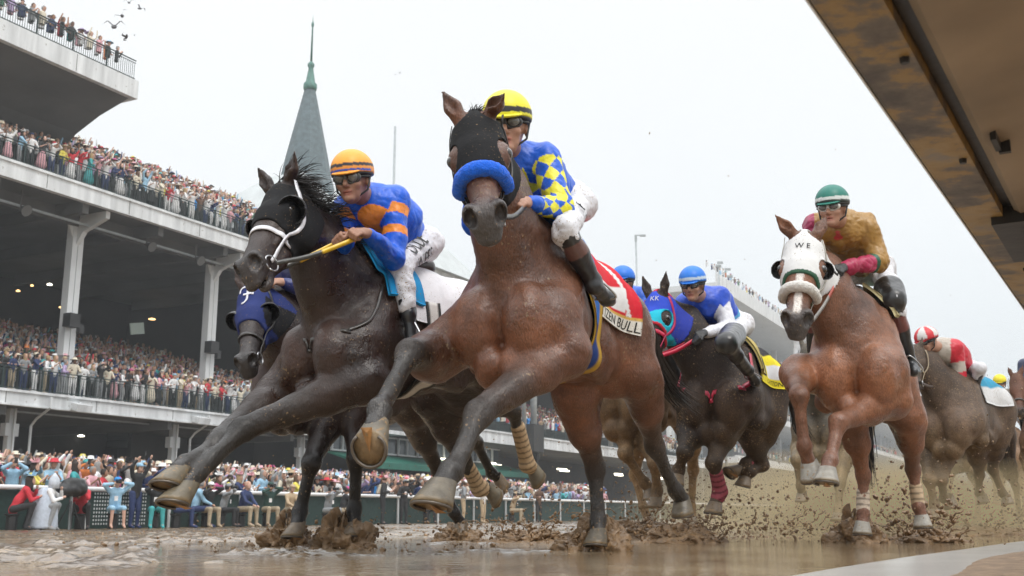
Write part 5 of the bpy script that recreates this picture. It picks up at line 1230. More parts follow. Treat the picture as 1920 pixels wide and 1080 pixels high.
rider('jockey', 'jockey in gold silks with maroon cuffs and a dark green helmet', h6, (1561, 393, .40), ('F', .98, -.22, -.18),
    (1622, 425, .12), (1532, 425, .16), (1622, 500, -.33), (1582, 502, .40), (1552, 512, .42), (1648, 492, .10), None,
    ('L', .02, .24, -.06), ('L', .0, -.25, .0), ('L', -.30, .31, -.40), ('L', -.34, -.3, -.4), (.33, .18, .04), (.006, .16, .12), silk6, glove=(.02, .02, .02), bandc=(.16, .05, .045), bootc=(.016, .018, .02),
    bootf=(.02, .02, .02), gogc=(.6, .6, .56), vox=.008, hvox=.006, capf=cap6, fine=True, boott=-.30, thr=.076, toe=[('L', .0, .34, -.52), ('L', -.2, -.3, -.5)], wr=.02)
reins(h6, [h6.rj['hL'], h6.rj['hR']], (.30, .29, .27), gripc=(.45, .08, .05), wid=.026)
sc = cloth_patch(h6, 'saddle_cloth', -.10, -.84, -1.2, 1.35, .012, lambda f, t: (.60, .62, .66) if f < -.5 and t > .8 else ((.5, .42, .1) if f < -.48 and t > .74 else (.004, .20, .09)), 34, 80)
cloth_patch(h6, 'saddle_pad', .08, -.20, .15, .9, .024, lambda f, t: (.50, .44, .24), 12, 40, th=.02)
cloth_patch(h6, 'girth', -.22, -.36, 1.0, 4.8, .014, lambda f, t: (.60, .55, .45) if .035 < abs(f + .29) < .058 else (.03, .03, .03), 12, 60, th=.010)
saddle(h6)
# --- seventh: dark horse with red and white rider, right
h7 = build_horse('horse', 'dusty dark racehorse behind the chestnut, under the red and white jockey', (1782, 695, 10.6), (1716, 652, .62), (1716, 720, .9),
    [((1775, 840, .1), (1765, 900, .35), (1770, 935, .1), (1785, 932, .0)), ((1745, 840, .1), (1742, 900, .40), (1752, 945, .36), (1752, 965, .4)),
     ((1865, 820, -.95), (1862, 880, -1.3), (1880, 925, -1.4), (1892, 938, -1.4)), ((1830, 830, -.9), (1836, 890, -1.2), (1836, 925, -1.3), (1846, 935, -1.3))],
    (.085, .055, .036), (.045, .034, .025), yaw=38, vox=.017, dirty=True, hind_dirty=(.15, .10, .055), mane=False, detail=False, vdir=(-.6, -1, .3))
bridle(h7, (.35, .28, .18), noseT=.36, wid=.022)
def silk7(V, s, h):
    j = h.rj; C = np.tile(pal(.50, .012, .03), (len(V), 1)); x = (V - j['mid']) @ h.L; u = (V - j['pv']) @ norm(j['mid'] - j['pv'])
    C[np.abs(x + .02 - u * .3 + .12) < .07] = (.45, .40, .34); dt = [s.pd(p, V) for p in s.P]; tg = np.array([p['tag'] for p in s.P])
    arm = np.min([d for d, g in zip(dt, tg) if g in (2, 4)], 0) < .012; t = (V - j['sL']) @ norm(j['eL'] - j['sL']); C[arm & (t > .14) & (t < .24)] = (.45, .40, .34); return C
def cap7(x, y, z, C): C[np.sin(np.arctan2(y, x) * 4) > 0] = (.62, .60, .58); C[z < .0] = (.45, .02, .03); return C
rider('jockey', 'jockey in red and white silks with a red and white quartered helmet', h7, (1738, 642, .38), ('F', .85, -.4, -.35), (1790, 652, .1), (1746, 658, .14), (1806, 694, -.34), (1766, 722, .3), (1752, 728, .34),
    (1800, 706, .05), None, ('L', .0, .27, 0), ('L', .0, -.27, 0), (1815, 762, -.3), ('L', -.34, -.3, -.4), (.50, .012, .03), (.55, .02, .03), silk7, vox=.012, capf=cap7)
reins(h7, [h7.rj['hL'], h7.rj['hR']], (.08, .06, .05)); saddle(h7)
cloth_patch(h7, 'saddle_cloth', -.16, -.9, -1.2, 1.35, .012, lambda f, t: (.03, .25, .40) if t < .8 else (.6, .6, .6), 24, 40)
# --- further back: the same build of horse at lower detail
def far_horse(lab, rlab, W, yaw, coat, silk, cap, dirt, ph=0, bv=.024, head=True, hd=None, mz=None, rd=True):
    lg = [[('L', .2, .22, -.72), ('L', .62, .2, -.86), ('L', .50, .2, -1.12), ('L', .42, .2, -1.24)], [('L', .2, -.22, -.72), ('L', .5, -.2, -1.1), ('L', .66, -.2, -1.36), ('L', .72, -.2, -1.44)],
          [('L', -.95, .2, -.72), ('L', -1.35, .2, -1.02), ('L', -1.42, .2, -1.40), ('L', -1.36, .2, -1.50)], [('L', -.8, -.2, -.74), ('L', -1.0, -.2, -1.05), ('L', -.85, -.2, -1.40), ('L', -.78, -.2, -1.50)]]
    if ph: lg = [lg[1], lg[0], lg[3], lg[2]]; lg = [[(a, f, -l_, u) for a, f, l_, u in x] for x in lg]
    h = build_horse('horse', lab, W, hd or ('L', .72, 0, .30), mz or ('L', 1.02, 0, -.16), lg, coat, tuple(np.array(coat) * .5), yaw=yaw, vox=bv, dirty=True, hind_dirty=dirt, mane=False, detail=False)
    bridle(h, (.05, .04, .03), ring=False)
    if rd:
        rider('jockey', rlab, h, ('L', .38, 0, .62), ('F', 1, 0, -.2), ('L', .1, .19, .46), ('L', .1, -.19, .46), ('L', -.38, 0, .34), ('L', .40, .07, .14), ('L', .40, -.07, .14), None, None,
          ('L', 0, .27, .02), ('L', 0, -.27, .02), ('L', -.34, .3, -.38), ('L', -.34, -.3, -.38), silk, cap, vox=.014)
        saddle(h)
    return h
h8 = far_horse('brown racehorse hidden behind the red and white jockey, its rider in lime green', 'jockey in lime green silks behind the red and white jockey', (1812, 762, 14.2), 38, (.07, .045, .03), (.22, .50, .03), (.05, .12, .04), (.22, .14, .07))
h9 = far_horse('dusty brown racehorse seen head-on at the far right', 'jockey in a yellow helmet with pompon, far right', (1884, 795, 17.5), 27, (.20, .12, .07), (.12, .08, .05), (.75, .62, .02), (.24, .15, .07), 1)
h10 = far_horse('bay racehorse with a white star cut off by the right edge', 'jockey at the right edge behind the bay horse', (1960, 752, 13.6), 30, (.14, .06, .035), (.05, .06, .12), (.1, .1, .12), (.22, .14, .07), hd=(1905, 702, .6), mz=(1912, 772, .9))
h11 = far_horse('grey-brown racehorse hidden behind the chestnut', 'jockey in white silks hidden behind the chestnut racehorse', (1545, 716, 11.6), 28, (.10, .085, .065), (.6, .6, .6), (.2, .2, .3), (.24, .17, .09), 1)
# crouched rider of the navy-hooded horse
rider('jockey', 'jockey in navy silks crouched behind the neck of the dark brown racehorse', h3, ('L', .45, -.1, .34), ('F', 1, 0, -.3), ('L', .12, .10, .26), ('L', .12, -.26, .26), ('L', -.36, 0, .26), ('L', .45, .02, .08), ('L', .45, -.15, .08), None, None,
    ('L', 0, .27, .0), ('L', 0, -.27, .0), ('L', -.34, .3, -.38), ('L', -.34, -.3, -.38), (.02, .03, .14), (.02, .03, .12), vox=.014)
saddle(h3)
# ------------------------------------------------------------------ spectators and photographers
WORD = {'white': (.72, .72, .72), 'black': (.018, .018, .02), 'navy': (.02, .035, .11), 'pink': (.66, .36, .40), 'red': (.50, .025, .04), 'light blue': (.30, .50, .66), 'bright blue': (.03, .25, .62),
        'tan': (.45, .34, .22), 'cream': (.66, .60, .48), 'grey': (.25, .26, .27), 'green': (.05, .18, .10), 'teal': (.05, .33, .34), 'orange': (.65, .20, .05), 'yellow': (.70, .60, .10), 'magenta': (.48, .07, .22), 'lilac': (.45, .35, .55), 'dark green': (.02, .06, .05), 'khaki': (.36, .29, .20), 'brown': (.12, .065, .04)}
SKC = [(.48, .28, .20), (.42, .24, .17), (.55, .34, .26), (.30, .16, .10), (.16, .085, .055)]
TPL = {}
def person_tpl(key, pose):
    b, t, l_ = SDF(), SDF(), SDF(); seat = pose.get('seat'); hz = .50 if seat else .92; lean = pose.get('lean', .05); V = lambda x, y, z: np.array((x, y, z), float)
    hip = V(0, 0, hz); nk = hip + V(0, lean * 1.0, .52); hd = nk + V(0, .04 + lean * .2, .17); b.ell(hd, (.078, .096, .118), None, .02); b.cone(nk - V(0, 0, .05), hd, .05, .045, .03)
    b.ell(hd + V(0, .085, -.015), (.014, .022, .022), None, .01); b.ell(hd + V(0, .05, -.07), (.045, .05, .04), None, .03)
    for g in (-1, 1): b.ell(hd + V(g * .078, 0, -.01), (.012, .02, .03), None, .01)
    b.cone(hip, nk - V(0, 0, .08), .09, .09, .02); t.cone(hip + V(0, 0, -.02), hip + V(0, lean * .4, .2), .15, .14, .05, 0, ((0, 1, 0), .72)); t.cone(hip + V(0, lean * .4, .2), nk - V(0, 0, .10), .14, .155, .06, 0, ((0, 1, 0), .72))
    t.cone(nk - V(.14, 0, .07), nk - V(-.14, 0, .07), .065, .065, .06)
    for i, g in enumerate((-1, 1)):
        sh = nk + V(g * .17, 0, -.06); h_ = V(*pose['hands'][i]) + nk; el = limb2(sh, h_, .28, .25, V(g * .6, -.5, -.6)); h2 = sh + (h_ - sh) * min(1, .52 / (np.linalg.norm(h_ - sh) + 1e-6))
        b.chain([sh, el, h2], [.04, .036, .024], .02); b.ell(h2 + (h2 - el) * .22, .038, None, .02)
        for q_ in range(3): b.cone(h2 + (h2 - el) * .25, h2 + (h2 - el) * .42 + V((q_ - 1) * .022, 0, .0), .013, .011, .008)
        t.cone(sh, el, .062, .055, .03)
        if pose.get('long', 1): t.cone(el, el + (h2 - el) * .85, .052, .040, .02)
        hp = hip + V(g * .09, 0, 0)
        if seat: kn = hip + V(g * (.14 + pose.get('splay', 0)), .42, pose.get('kz', .02)); an = V(kn[0] + g * .02, kn[1] + pose.get('ay', .0), .09)
        else: kn = V(g * .10, .03, .49); an = V(g * .11, 0, .09)
        b.chain([hp, kn, an], [.07, .052, .035], .03); b.cone(an, an + V(0, .14, -.05), .036, .03, .02, 1)
        l_.cone(hp, kn, .10, .072, .04)
        if pose.get('shorts'): pass
        else: l_.cone(kn, an, .068, .05, .03); l_.cone(an - V(0, 0, .02), an + V(0, .15, -.06), .045, .04, .02)
    if pose.get('skirt'): l_ = SDF(); l_.cone(hip, V(0, 0, .42), .15, .25, .03)
    vx = .022 if seat else .026
    out = {}
    for nm, s in (('body', b), ('top', t), ('trousers' if not pose.get('skirt') else 'skirt', l_)):
        Vv, F = s.mesh(vx); me = bpy.data.meshes.new('%s_%s' % (nm, key)); me.from_pydata(Vv.tolist(), [], F.tolist()); me.polygons.foreach_set('use_smooth', [True] * len(me.polygons)); me.materials.append(Ms['pskin'] if nm == 'body' else Ms['fab']); out[nm] = me
    TPL[key] = (out, hd, pose)
RH = lambda *a: a
person_tpl('stand', dict(hands=((-.16, .22, -.28), (.16, .22, -.28))))
person_tpl('clap', dict(hands=((-.03, .33, -.10), (.03, .33, -.10)), long=0))
person_tpl('up', dict(hands=((-.24, .18, .42), (.2, .20, .38))))
person_tpl('oneup', dict(hands=((-.26, .12, .42), (.16, .20, -.30)), long=0, skirt=1))
person_tpl('phone', dict(hands=((-.06, .30, .17), (.06, .30, .17))))
person_tpl('dress', dict(hands=((-.10, .28, -.16), (.12, .26, -.2)), long=0, skirt=1))
person_tpl('shoot', dict(seat=1, lean=.10, hands=((-.07, .17, .13), (.07, .19, .10)), shorts=0))
person_tpl('shoot_shorts', dict(seat=1, lean=.08, hands=((-.13, .15, .15), (.10, .17, .13)), shorts=1))
person_tpl('sit', dict(seat=1, lean=.12, hands=((-.10, .36, -.42), (.10, .36, -.40))))
person_tpl('crouch', dict(seat=1, lean=.25, hands=((-.05, .24, -.02), (.06, .30, -.22)), kz=.12, ay=-.12, splay=.06))
HAT = {}
def hat_tpl(key, f):
    b = MB(); f(b); me = bpy.data.meshes.new(key); me.from_pydata([tuple(v) for v in b.V], [], b.F); me.polygons.foreach_set('use_smooth', [True] * len(me.polygons)); me.materials.append(Ms['fab']); HAT[key] = me
hat_tpl('short_hair', lambda b: b.lathe((0, -.018, 0), [(.086, -.055), (.096, .0), (.094, .06), (.07, .105), (.03, .124), (.005, .126)], 12))
hat_tpl('long_hair', lambda b: b.lathe((0, -.034, 0), [(.09, -.24), (.10, -.15), (.097, -.05), (.10, .02), (.094, .07), (.06, .115), (.005, .128)], 12))
hat_tpl('cap', lambda b: (b.lathe((0, 0, 0), [(.098, .03), (.096, .07), (.075, .115), (.03, .135), (.005, .136)], 12), b.box((0, .125, .045), (.06, .05, .008))))
hat_tpl('brimmed_hat', lambda b: b.lathe((0, 0, 0), [(.10, .05), (.205, .035), (.21, .045), (.11, .065), (.10, .12), (.085, .145), (.04, .15), (.005, .145)], 16))
hat_tpl('wide_hat', lambda b: b.lathe((0, 0, 0), [(.10, .05), (.19, .07), (.27, .04), (.275, .05), (.19, .085), (.11, .07), (.10, .13), (.07, .155), (.005, .155)], 16))
def fas(b):
    b.lathe((.03, 0, .0), [(.02, .10), (.11, .11), (.12, .12), (.03, .135)], 12); r5 = random.Random(5)
    for k in range(9):
        d = norm(np.array((r5.uniform(-1, 1), r5.uniform(-.6, .6), r5.uniform(.2, 1)))); s_ = norm(np.cross(d, (0, 1, .3))) * .045; p = np.array((.03, 0, .12)); b.add([p - s_ * .3, p + s_ * .3, p + d * .10 + s_, p + d * .17, p + d * .10 - s_], [(0, 1, 2, 3, 4)])
hat_tpl('feathered_fascinator', fas)
HATW = {'short_hair': 'hair', 'long_hair': 'long hair', 'cap': 'cap', 'brimmed_hat': 'brimmed hat', 'wide_hat': 'wide-brimmed hat', 'feathered_fascinator': 'feathered fascinator'}
CAMM = None
b = MB(); b.box((0, .02, 0), (.07, .035, .05)); b.tube([(0, .05, 0), (0, .12, 0), (0, .19, 0)], [.042, .042, .052], 12); CAMM = bpy.data.meshes.new('camera_body'); CAMM.from_pydata([tuple(v) for v in b.V], [], b.F); CAMM.materials.append(Ms['black'])
b = MB(); b.box((0, 0, 0), (.038, .005, .075)); PHM = bpy.data.meshes.new('phone'); PHM.from_pydata([tuple(v) for v in b.V], [], b.F); PHM.materials.append(Ms['black'])
b = MB(); b.box((0, 0, 0), (.045, .006, .06)); BDG = bpy.data.meshes.new('badge'); BDG.from_pydata([tuple(v) for v in b.V], [], b.F); BDG.materials.append(Ms['fab'])
NPER = [0]
def place_person(pose, pos, top, legs, hat, hatc, lab, cat='spectator', group='spectators in the crowd', yaw=0, sc=1.0, skin=None, gear=None):
    me, hd, po = TPL[pose]; r = empty('person', pos, lab, cat, group); r.rotation_euler = (0, 0, math.atan2(N_[1], N_[0]) + math.pi / 2 + yaw); r.scale = (sc,) * 3
    sk = skin or rnd.choices(SKC, (4, 3, 4, 2, 1))[0]; cl = lambda c: WORD[c] if isinstance(c, str) else c
    for nm, m_ in me.items():
        o = bpy.data.objects.new(nm, m_); COL.objects.link(o); o.parent = r
        c = sk if nm == 'body' else cl(top if nm == 'top' else legs); o.color = (*c, 1)
    hair = rnd.choice([(.03, .02, .015), (.10, .055, .03), (.35, .24, .12), (.25, .24, .23), (.02, .015, .012)])
    hk = hat
    if hat not in ('short_hair', 'long_hair'):
        o = bpy.data.objects.new('hair', HAT['long_hair' if hat in ('feathered_fascinator', 'wide_hat') else 'short_hair']); COL.objects.link(o); o.parent = r; o.location = hd; o.color = (*hair, 1); hc = cl(hatc); nm = 'hat'
    else: hc = cl(hatc) if hatc else hair; nm = 'hair'
    o = bpy.data.objects.new(nm, HAT[hk]); COL.objects.link(o); o.parent = r; o.location = hd; o.color = (*hc, 1)
    if gear == 'poncho':
        b_ = MB(); b_.lathe((0, .12, 0), [(.30, .04), (.31, .1), (.30, .45), (.26, .75), (.16, .98), (.08, 1.05)], 18); pm = bpy.data.meshes.new('poncho'); pm.from_pydata([(v[0] * (1 + .1 * math.sin(i * 2.3)), v[1] * (1 + .12 * math.sin(i * 1.7)), v[2]) for i, v in enumerate(b_.V)], [], b_.F); pm.polygons.foreach_set('use_smooth', [True] * len(pm.polygons)); pm.materials.append(Ms['fab'])
        o = bpy.data.objects.new('poncho', pm); COL.objects.link(o); o.parent = r; o.color = (.45, .50, .58, 1)
        b_ = MB(); b_.lathe((0, -.03, 0), [(.13, -.16), (.135, -.02), (.12, .08), (.06, .17), (.01, .23)], 14); pm = bpy.data.meshes.new('hood'); pm.from_pydata([tuple(v) for v in b_.V], [], b_.F); pm.polygons.foreach_set('use_smooth', [True] * len(pm.polygons)); pm.materials.append(Ms['fab'])
        o = bpy.data.objects.new('hood', pm); COL.objects.link(o); o.parent = r; o.location = hd; o.color = (.50, .54, .60, 1)
    if gear == 'camera': o = bpy.data.objects.new('camera', CAMM); COL.objects.link(o); o.parent = r; o.location = hd + np.array((0, .10, .02))
    if gear == 'camera':
        o = bpy.data.objects.new('badge', BDG); COL.objects.link(o); o.parent = r; o.location = np.array(hd) + np.array((.03, .10, -.42)); o.color = (.7, .68, .68, 1)
    if gear == 'phone': o = bpy.data.objects.new('phone', PHM); COL.objects.link(o); o.parent = r; o.location = hd + np.array((0, .36 if pose == 'phone' else .22, .05 if pose == 'phone' else .36))
    NPER[0] += 1; return r
def grd(n): return -.2 if n < 24 else -.2 + .075 * (n - 24)
# photographers along the foot of the rail
PH = [(22, 'crouch', 'red', 'black', 'feathered_fascinator', 'light blue', 'crouching woman in red with a light blue feathered hat at the left edge', None),
      (70, 'crouch', 'white', 'grey', 'short_hair', None, 'crouching person in a hooded white rain poncho below the rail', 'poncho'),
      (150, 'crouch', 'red', 'black', 'short_hair', None, 'camera operator in a red jacket behind the covered television camera', None),
      (212, 'shoot_shorts', 'light blue', 'light blue', 'cap', 'bright blue', 'seated photographer in light blue jacket and shorts with a blue cap', 'camera'),
      (250, 'up', 'black', 'navy', 'cap', 'light blue', 'man in black raising a phone, light blue cap, right behind the seated photographer', 'phone'),
      (288, 'shoot', 'black', 'teal', 'cap', 'bright blue', 'kneeling photographer in black and teal with a bright blue cap', 'camera'),
      (330, 'shoot', 'black', 'navy', 'short_hair', None, 'dark dressed photographer half hidden behind the two raised hooves', 'camera'),
      (362, 'sit', 'light blue', 'navy', 'short_hair', None, 'person in a light blue shirt just right of the raised hooves', None),
      (386, 'shoot', 'black', 'khaki', 'cap', 'white', 'photographer in black with a white cap right of the raised hooves', None),
      (415, 'shoot', 'grey', 'black', 'cap', 'grey', 'photographer in grey holding a camera to the face under the rail', 'camera'),
      (452, 'sit', 'navy', 'khaki', 'short_hair', (.5, .3, .22), 'bald man in navy jacket and khaki trousers seated at the rail', None),
      (500, 'shoot', 'dark green', 'khaki', 'cap', 'dark green', 'photographer in a dark green cap and khaki trousers seated at the rail', 'camera'),
      (540, 'sit', 'tan', 'khaki', 'cap', 'tan', 'man in tan jacket and tan cap clapping beside the planted dark leg', None),
      (612, 'shoot', 'grey', 'grey', 'short_hair', None, 'grey dressed photographer crouching behind the thick mud spray', 'camera'),
      (640, 'sit', 'black', 'khaki', 'cap', 'magenta', 'seated person in black with a magenta cap behind the planted dark legs', None),
      (716, 'stand', 'black', 'black', 'cap', 'pink', 'tall person in a black coat and pink cap standing at the rail', None),
      (756, 'stand', 'black', 'black', 'cap', 'grey', 'person in a black coat and grey cap leaning over a camera', 'camera'),
      (800, 'shoot', 'navy', 'black', 'short_hair', None, 'photographer in navy beside the big raised hoof', 'camera'),
      (868, 'stand', 'grey', 'tan', 'cap', 'white', 'person in a grey coat and white cap behind the bandaged legs', None),
      (905, 'stand', 'white', 'tan', 'short_hair', None, 'person in a white jacket and tan trousers beyond the mud spray', None),
      (960, 'shoot', 'tan', 'khaki', 'cap', 'tan', 'photographer in tan seated right of the bandaged legs', 'camera'),
      (1010, 'stand', 'brown', 'black', 'cap', 'white', 'person in brown with a white cap beyond the flying mud', None)]
stool = None
for px, pose, top, legs, hat, hc, lab, gear in PH:
    n = 22.75 + rnd.uniform(-.25, .2) if pose != 'up' else 22.95; p = at_pl(px, 985, N_, n); p[2] = -.2
    place_person(pose, p, top, legs, hat, hc, lab, 'photographer' if gear == 'camera' else 'person', 'people in front of the rail', yaw=rnd.uniform(-.9, 1.1), sc=rnd.uniform(.96, 1.06), gear=gear)
    if TPL[pose][2].get('seat'):
        b = MB(); b.lathe(p - N_ * -.02, [(.16, 0), (.13, .0), (.13, .34), (.17, .36), (.17, .40)], 12); tag(b.obj('stool', Ms['black'], None, base=p), 'low black stool under the %s' % lab.split(' with ')[0].split(' below')[0].split(' behind')[0].split(' beside')[0].split(' at the')[0].split(' right')[0].split(' just')[0].split(' holding')[0].split(' seated')[0].split(', ')[0][:52].rsplit(' ', 0)[0], 'stool', 'stools along the rail')
# television camera under a rain cover
p = at_pl(130, 985, N_, 22.5); p[2] = -.2
TV = empty('television_camera', p, 'television camera under a black rain cover on a tripod by the rail', 'camera')
e = SDF(); e.ell(p + Z_ * 1.02 + D_ * .05, (.40, .24, .20), (D_, N_, Z_), 0); e.ell(p + Z_ * .95 - D_ * .28, (.2, .2, .15), (D_, N_, Z_), .1); e.ell(p + Z_ * 1.17 + D_ * .02, (.3, .18, .12), (D_, N_, Z_), .06)
sdf_obj('rain_cover', e, .03, Ms['black'], TV, lambda V, s: np.tile((.02, .02, .02), (len(V), 1)), wr=.03, wrs=7)
b = MB(); b.tube([p + Z_ * .85, p + Z_ * .0], .035, 8); b.obj('tripod_column', Ms['pole'], TV)
for a in (0, 2.1, 4.2):
    b = MB(); b.tube([p + Z_ * .75, p + D_ * .38 * math.cos(a) + N_ * .3 * math.sin(a)], .018, 6); b.obj('tripod_leg', Ms['black'], TV)
# standing crowd
TOPS = ['white'] * 15 + ['pink'] * 4 + ['navy'] * 5 + ['black'] * 7 + ['light blue'] * 3 + ['red'] * 2 + ['cream'] * 7 + ['grey'] * 4 + ['tan', 'green', 'magenta', 'bright blue', 'lilac', 'orange', 'yellow', 'teal', 'brown']
HATS = ['short_hair'] * 10 + ['long_hair'] * 7 + ['cap'] * 4 + ['brimmed_hat'] * 5 + ['wide_hat'] * 3 + ['feathered_fascinator'] * 4
HCOL = ['white'] * 7 + ['cream'] * 4 + ['pink'] * 3 + ['red'] * 3 + ['black'] * 2 + ['magenta', 'light blue', 'black', 'navy', 'tan', 'yellow', 'lilac', 'teal', 'orange']
POSEW = {'stand': 'standing with hands low', 'clap': 'clapping', 'up': 'with both arms raised', 'oneup': 'waving one arm', 'phone': 'filming with a phone', 'dress': 'in a skirt'}
def proj(P):
    q = np.array(P) - CP; z = q[1] * math.cos(PITCH) + q[2] * math.sin(PITCH); y = -q[1] * math.sin(PITCH) + q[2] * math.cos(PITCH); return 960 + FPX * q[0] / z, 540 - FPX * y / z
def where(px):
    for lim, w in ((60, 'at the left edge'), (150, 'above the covered camera'), (250, 'above the light blue photographer'), (320, 'left of the raised hooves'), (400, 'over the raised hooves'), (480, 'right of the raised hooves'), (560, 'left of the planted dark leg'), (660, 'between the dark horse legs'), (790, 'left of the big raised hoof'), (900, 'behind the bandaged legs'), (1020, 'beyond the flying mud'), (3000, 'below the belly of the bay')):
        if px < lim: return w
def wherebal(px):
    for lim, w in ((70, 'at the left edge'), (140, 'left of the near column'), (220, 'right of the near column'), (300, 'midway between the columns'), (370, 'left of the far column'), (430, 'by the dark horse head'), (3000, 'beyond the dark horse head')):
        if px < lim: return w
seen = {}
LOWP = {}
def add_spec(s, n, z, lvl, wf, row):
    p = snz(s, n, z); px, _ = proj(p + Z_ * 1.6); pose = rnd.choices(list(POSEW), (6, 4, .8, 1.2, 4, 3))[0]; top = rnd.choice(TOPS); hat = rnd.choice(HATS)
    legs = rnd.choice(['navy', 'khaki', 'black', 'white', 'grey']) if pose not in ('oneup', 'dress') else rnd.choice([top, 'white', 'pink', 'black']); hc = rnd.choice(HCOL) if hat not in ('short_hair', 'long_hair') else None
    if pose in ('oneup', 'dress') and hat in ('short_hair', 'cap'): hat = 'long_hair'; hc = None
    hw = HATW[hat]; lab = 'spectator in %s %s %s, %s %s' % (top, ('with %s' % hw) if hc is None else 'and %s %s' % (hc, hw), POSEW[pose], lvl, wf(px))
    for rw in ('', ', front row', ', second row', ', third row'):
        pass
    lab += {0: ', front row', 1: ', second row', 2: ', third row'}.get(row, '')
    ws = lab.split()
    if len(ws) > 16: lab = ' '.join(w for w in ws if w not in ('with',))
    if len(lab.split()) > 16: lab = lab.replace('standing with hands low', 'standing').replace('standing hands low', 'standing')
    if len(lab.split()) > 16: lab = ' '.join(lab.replace(', front row', '').replace(', second row', '').replace(', third row', '').split()[:16])
    if lab in seen: return False
    seen[lab] = 1
    place_person(pose, p, top, legs, hat, hc, lab, yaw=rnd.uniform(-.6, .8), sc=rnd.uniform(.92, 1.06), gear='phone' if pose == 'phone' or (pose == 'up' and rnd.random() < .5) else None)
    return True
def lowperson(V, F, C, p, yaw, top, sk, hat, hc, arms, legs=True, rg=rnd):
    """one far spectator: torso, head, hat, arms"""
    sc_ = rg.uniform(.92, 1.06); f = -N_ * math.cos(yaw) + D_ * math.sin(yaw); r = np.cross(f, Z_)
    def add(vs, fs, c): n = sum(len(x) for x in V); V.append(np.array(vs)); F.append([tuple(i + n for i in q) for q in fs]); C.append(np.tile(c, (len(vs), 1)))
    def ring(c, a, b_, k=6): return [p + (c[0] * r + c[1] * f + c[2] * Z_) * sc_ + (r * a * math.cos(t) + f * b_ * math.sin(t)) * sc_ for t in np.arange(k) * 2 * math.pi / k]
    def loft(rs, c, k=6): vs = sum(rs, []); n = len(rs); add(vs, [(i * k + j, i * k + (j + 1) % k, (i + 1) * k + (j + 1) % k, (i + 1) * k + j) for i in range(n - 1) for j in range(k)] + [tuple((n - 1) * k + j for j in range(k))], c)
    if legs: loft([ring((0, 0, .05), .13, .1, 5), ring((0, 0, .9), .17, .12, 5)], (.05, .05, .08), 5)
    loft([ring((0, 0, .85), .18, .12), ring((0, 0, 1.15), .17, .11), ring((0, .0, 1.38), .22, .12), ring((0, 0, 1.46), .10, .08)], top)
    h0 = 1.60
    loft([ring((0, .03, 1.44), .05, .05), ring((0, .04, h0 - .09), .06, .07), ring((0, .04, h0), .078, .095), ring((0, .04, h0 + .08), .065, .08), ring((0, .04, h0 + .118), .02, .03)], sk)
    if hat == 0: loft([ring((0, .01, h0 - .04), .085, .085), ring((0, .02, h0 + .07), .085, .095), ring((0, .02, h0 + .13), .03, .04)], hc)
    elif hat == 1: loft([ring((0, .03, h0 + .05), .22, .23, 8), ring((0, .03, h0 + .07), .11, .12, 8), ring((0, .03, h0 + .15), .09, .1, 8), ring((0, .03, h0 + .16), .03, .03, 8)], hc, 8)
    else: loft([ring((0, .03, h0 + .04), .1, .13), ring((0, .03, h0 + .13), .06, .07)], hc)
    for g in (-1, 1):
        sh = (g * .2, 0, 1.38)
        if arms == 2 or (arms == 1 and g == 1): e, h_ = (g * .3, .12, 1.5), (g * .2, .2, 1.85)
        elif arms == 3: e, h_ = (g * .26, .12, 1.2), (g * .04, .28, 1.45)
        else: e, h_ = (g * .27, .02, 1.12), (g * .18, .2, 1.02)
        for a_, b_, c_ in ((sh, e, top), (e, h_, sk if rg.random() < .5 else top)):
            A, B = [p + (q[0] * r + q[1] * f + q[2] * Z_) * sc_ for q in (a_, b_)]; t = norm(B - A); u = norm(np.cross(t, (.3, .5, .2))); w = np.cross(t, u)
            add([A + u * .05, A - u * .03 + w * .045, A - u * .03 - w * .045, B + u * .035, B - u * .02 + w * .03, B - u * .02 - w * .03], [(0, 1, 4, 3), (1, 2, 5, 4), (2, 0, 3, 5), (3, 4, 5)], c_)
def crowd_stuff(name, lab, spots, legs=False, seed=1):
    V, F, C = [], [], []; rg = random.Random(seed); n = 0; cnt = 0
    for s, nn, z in spots:
        v, f, c = [], [], []
        top = np.array(WORD[rg.choice(TOPS)]) * rg.uniform(.7, 1.1); hk = rg.choice([0, 0, 0, 0, 1, 2]); hc = WORD[rg.choice(HCOL)] if hk else rg.choice([(.03, .02, .015), (.10, .055, .03), (.35, .24, .12), (.25, .24, .23)])
        lowperson(v, f, c, snz(s, nn, z), rg.uniform(-.7, .9), top, rg.choice(SKC), hk, hc, rg.choice([0] * 7 + [3] * 5 + [1, 2]), legs, rg)
        vv = np.concatenate(v); V.append(vv); C.append(np.concatenate(c)); F += [tuple(i + cnt for i in q) for g_ in f for q in g_]; cnt += len(vv)
    if not V: return
    o = mesh_obj(name, np.concatenate(V), F, Ms['crowd'], None, np.concatenate(C), smooth=True, base=(0, 0, 0)); tag(o, lab, 'crowd', None, 'stuff'); return o
ind = 0; spots = []
for row, n in enumerate(np.arange(24.0, 38.2, .78)):
    s = 14.5 + rnd.uniform(0, .4)
    while s < 105:
        px, _ = proj(snz(s, n, 1.5)); q_ = (s + rnd.uniform(-.1, .1), n + rnd.uniform(-.15, .15), grd(n) + rnd.uniform(-.04, .06))
        if -40 < px < 1130:
            if row < 3 and ind < 150 and px < (1010 if row == 0 else 720) and add_spec(*q_, 'in the ground crowd', where, row): ind += 1
            else: spots.append(q_)
        s += rnd.uniform(.46, .62) * (1 + max(0, s - 60) * .01)
crowd_stuff('ground_crowd', 'dense standing crowd filling the ground level behind the rail', spots, seed=2)
spots = []
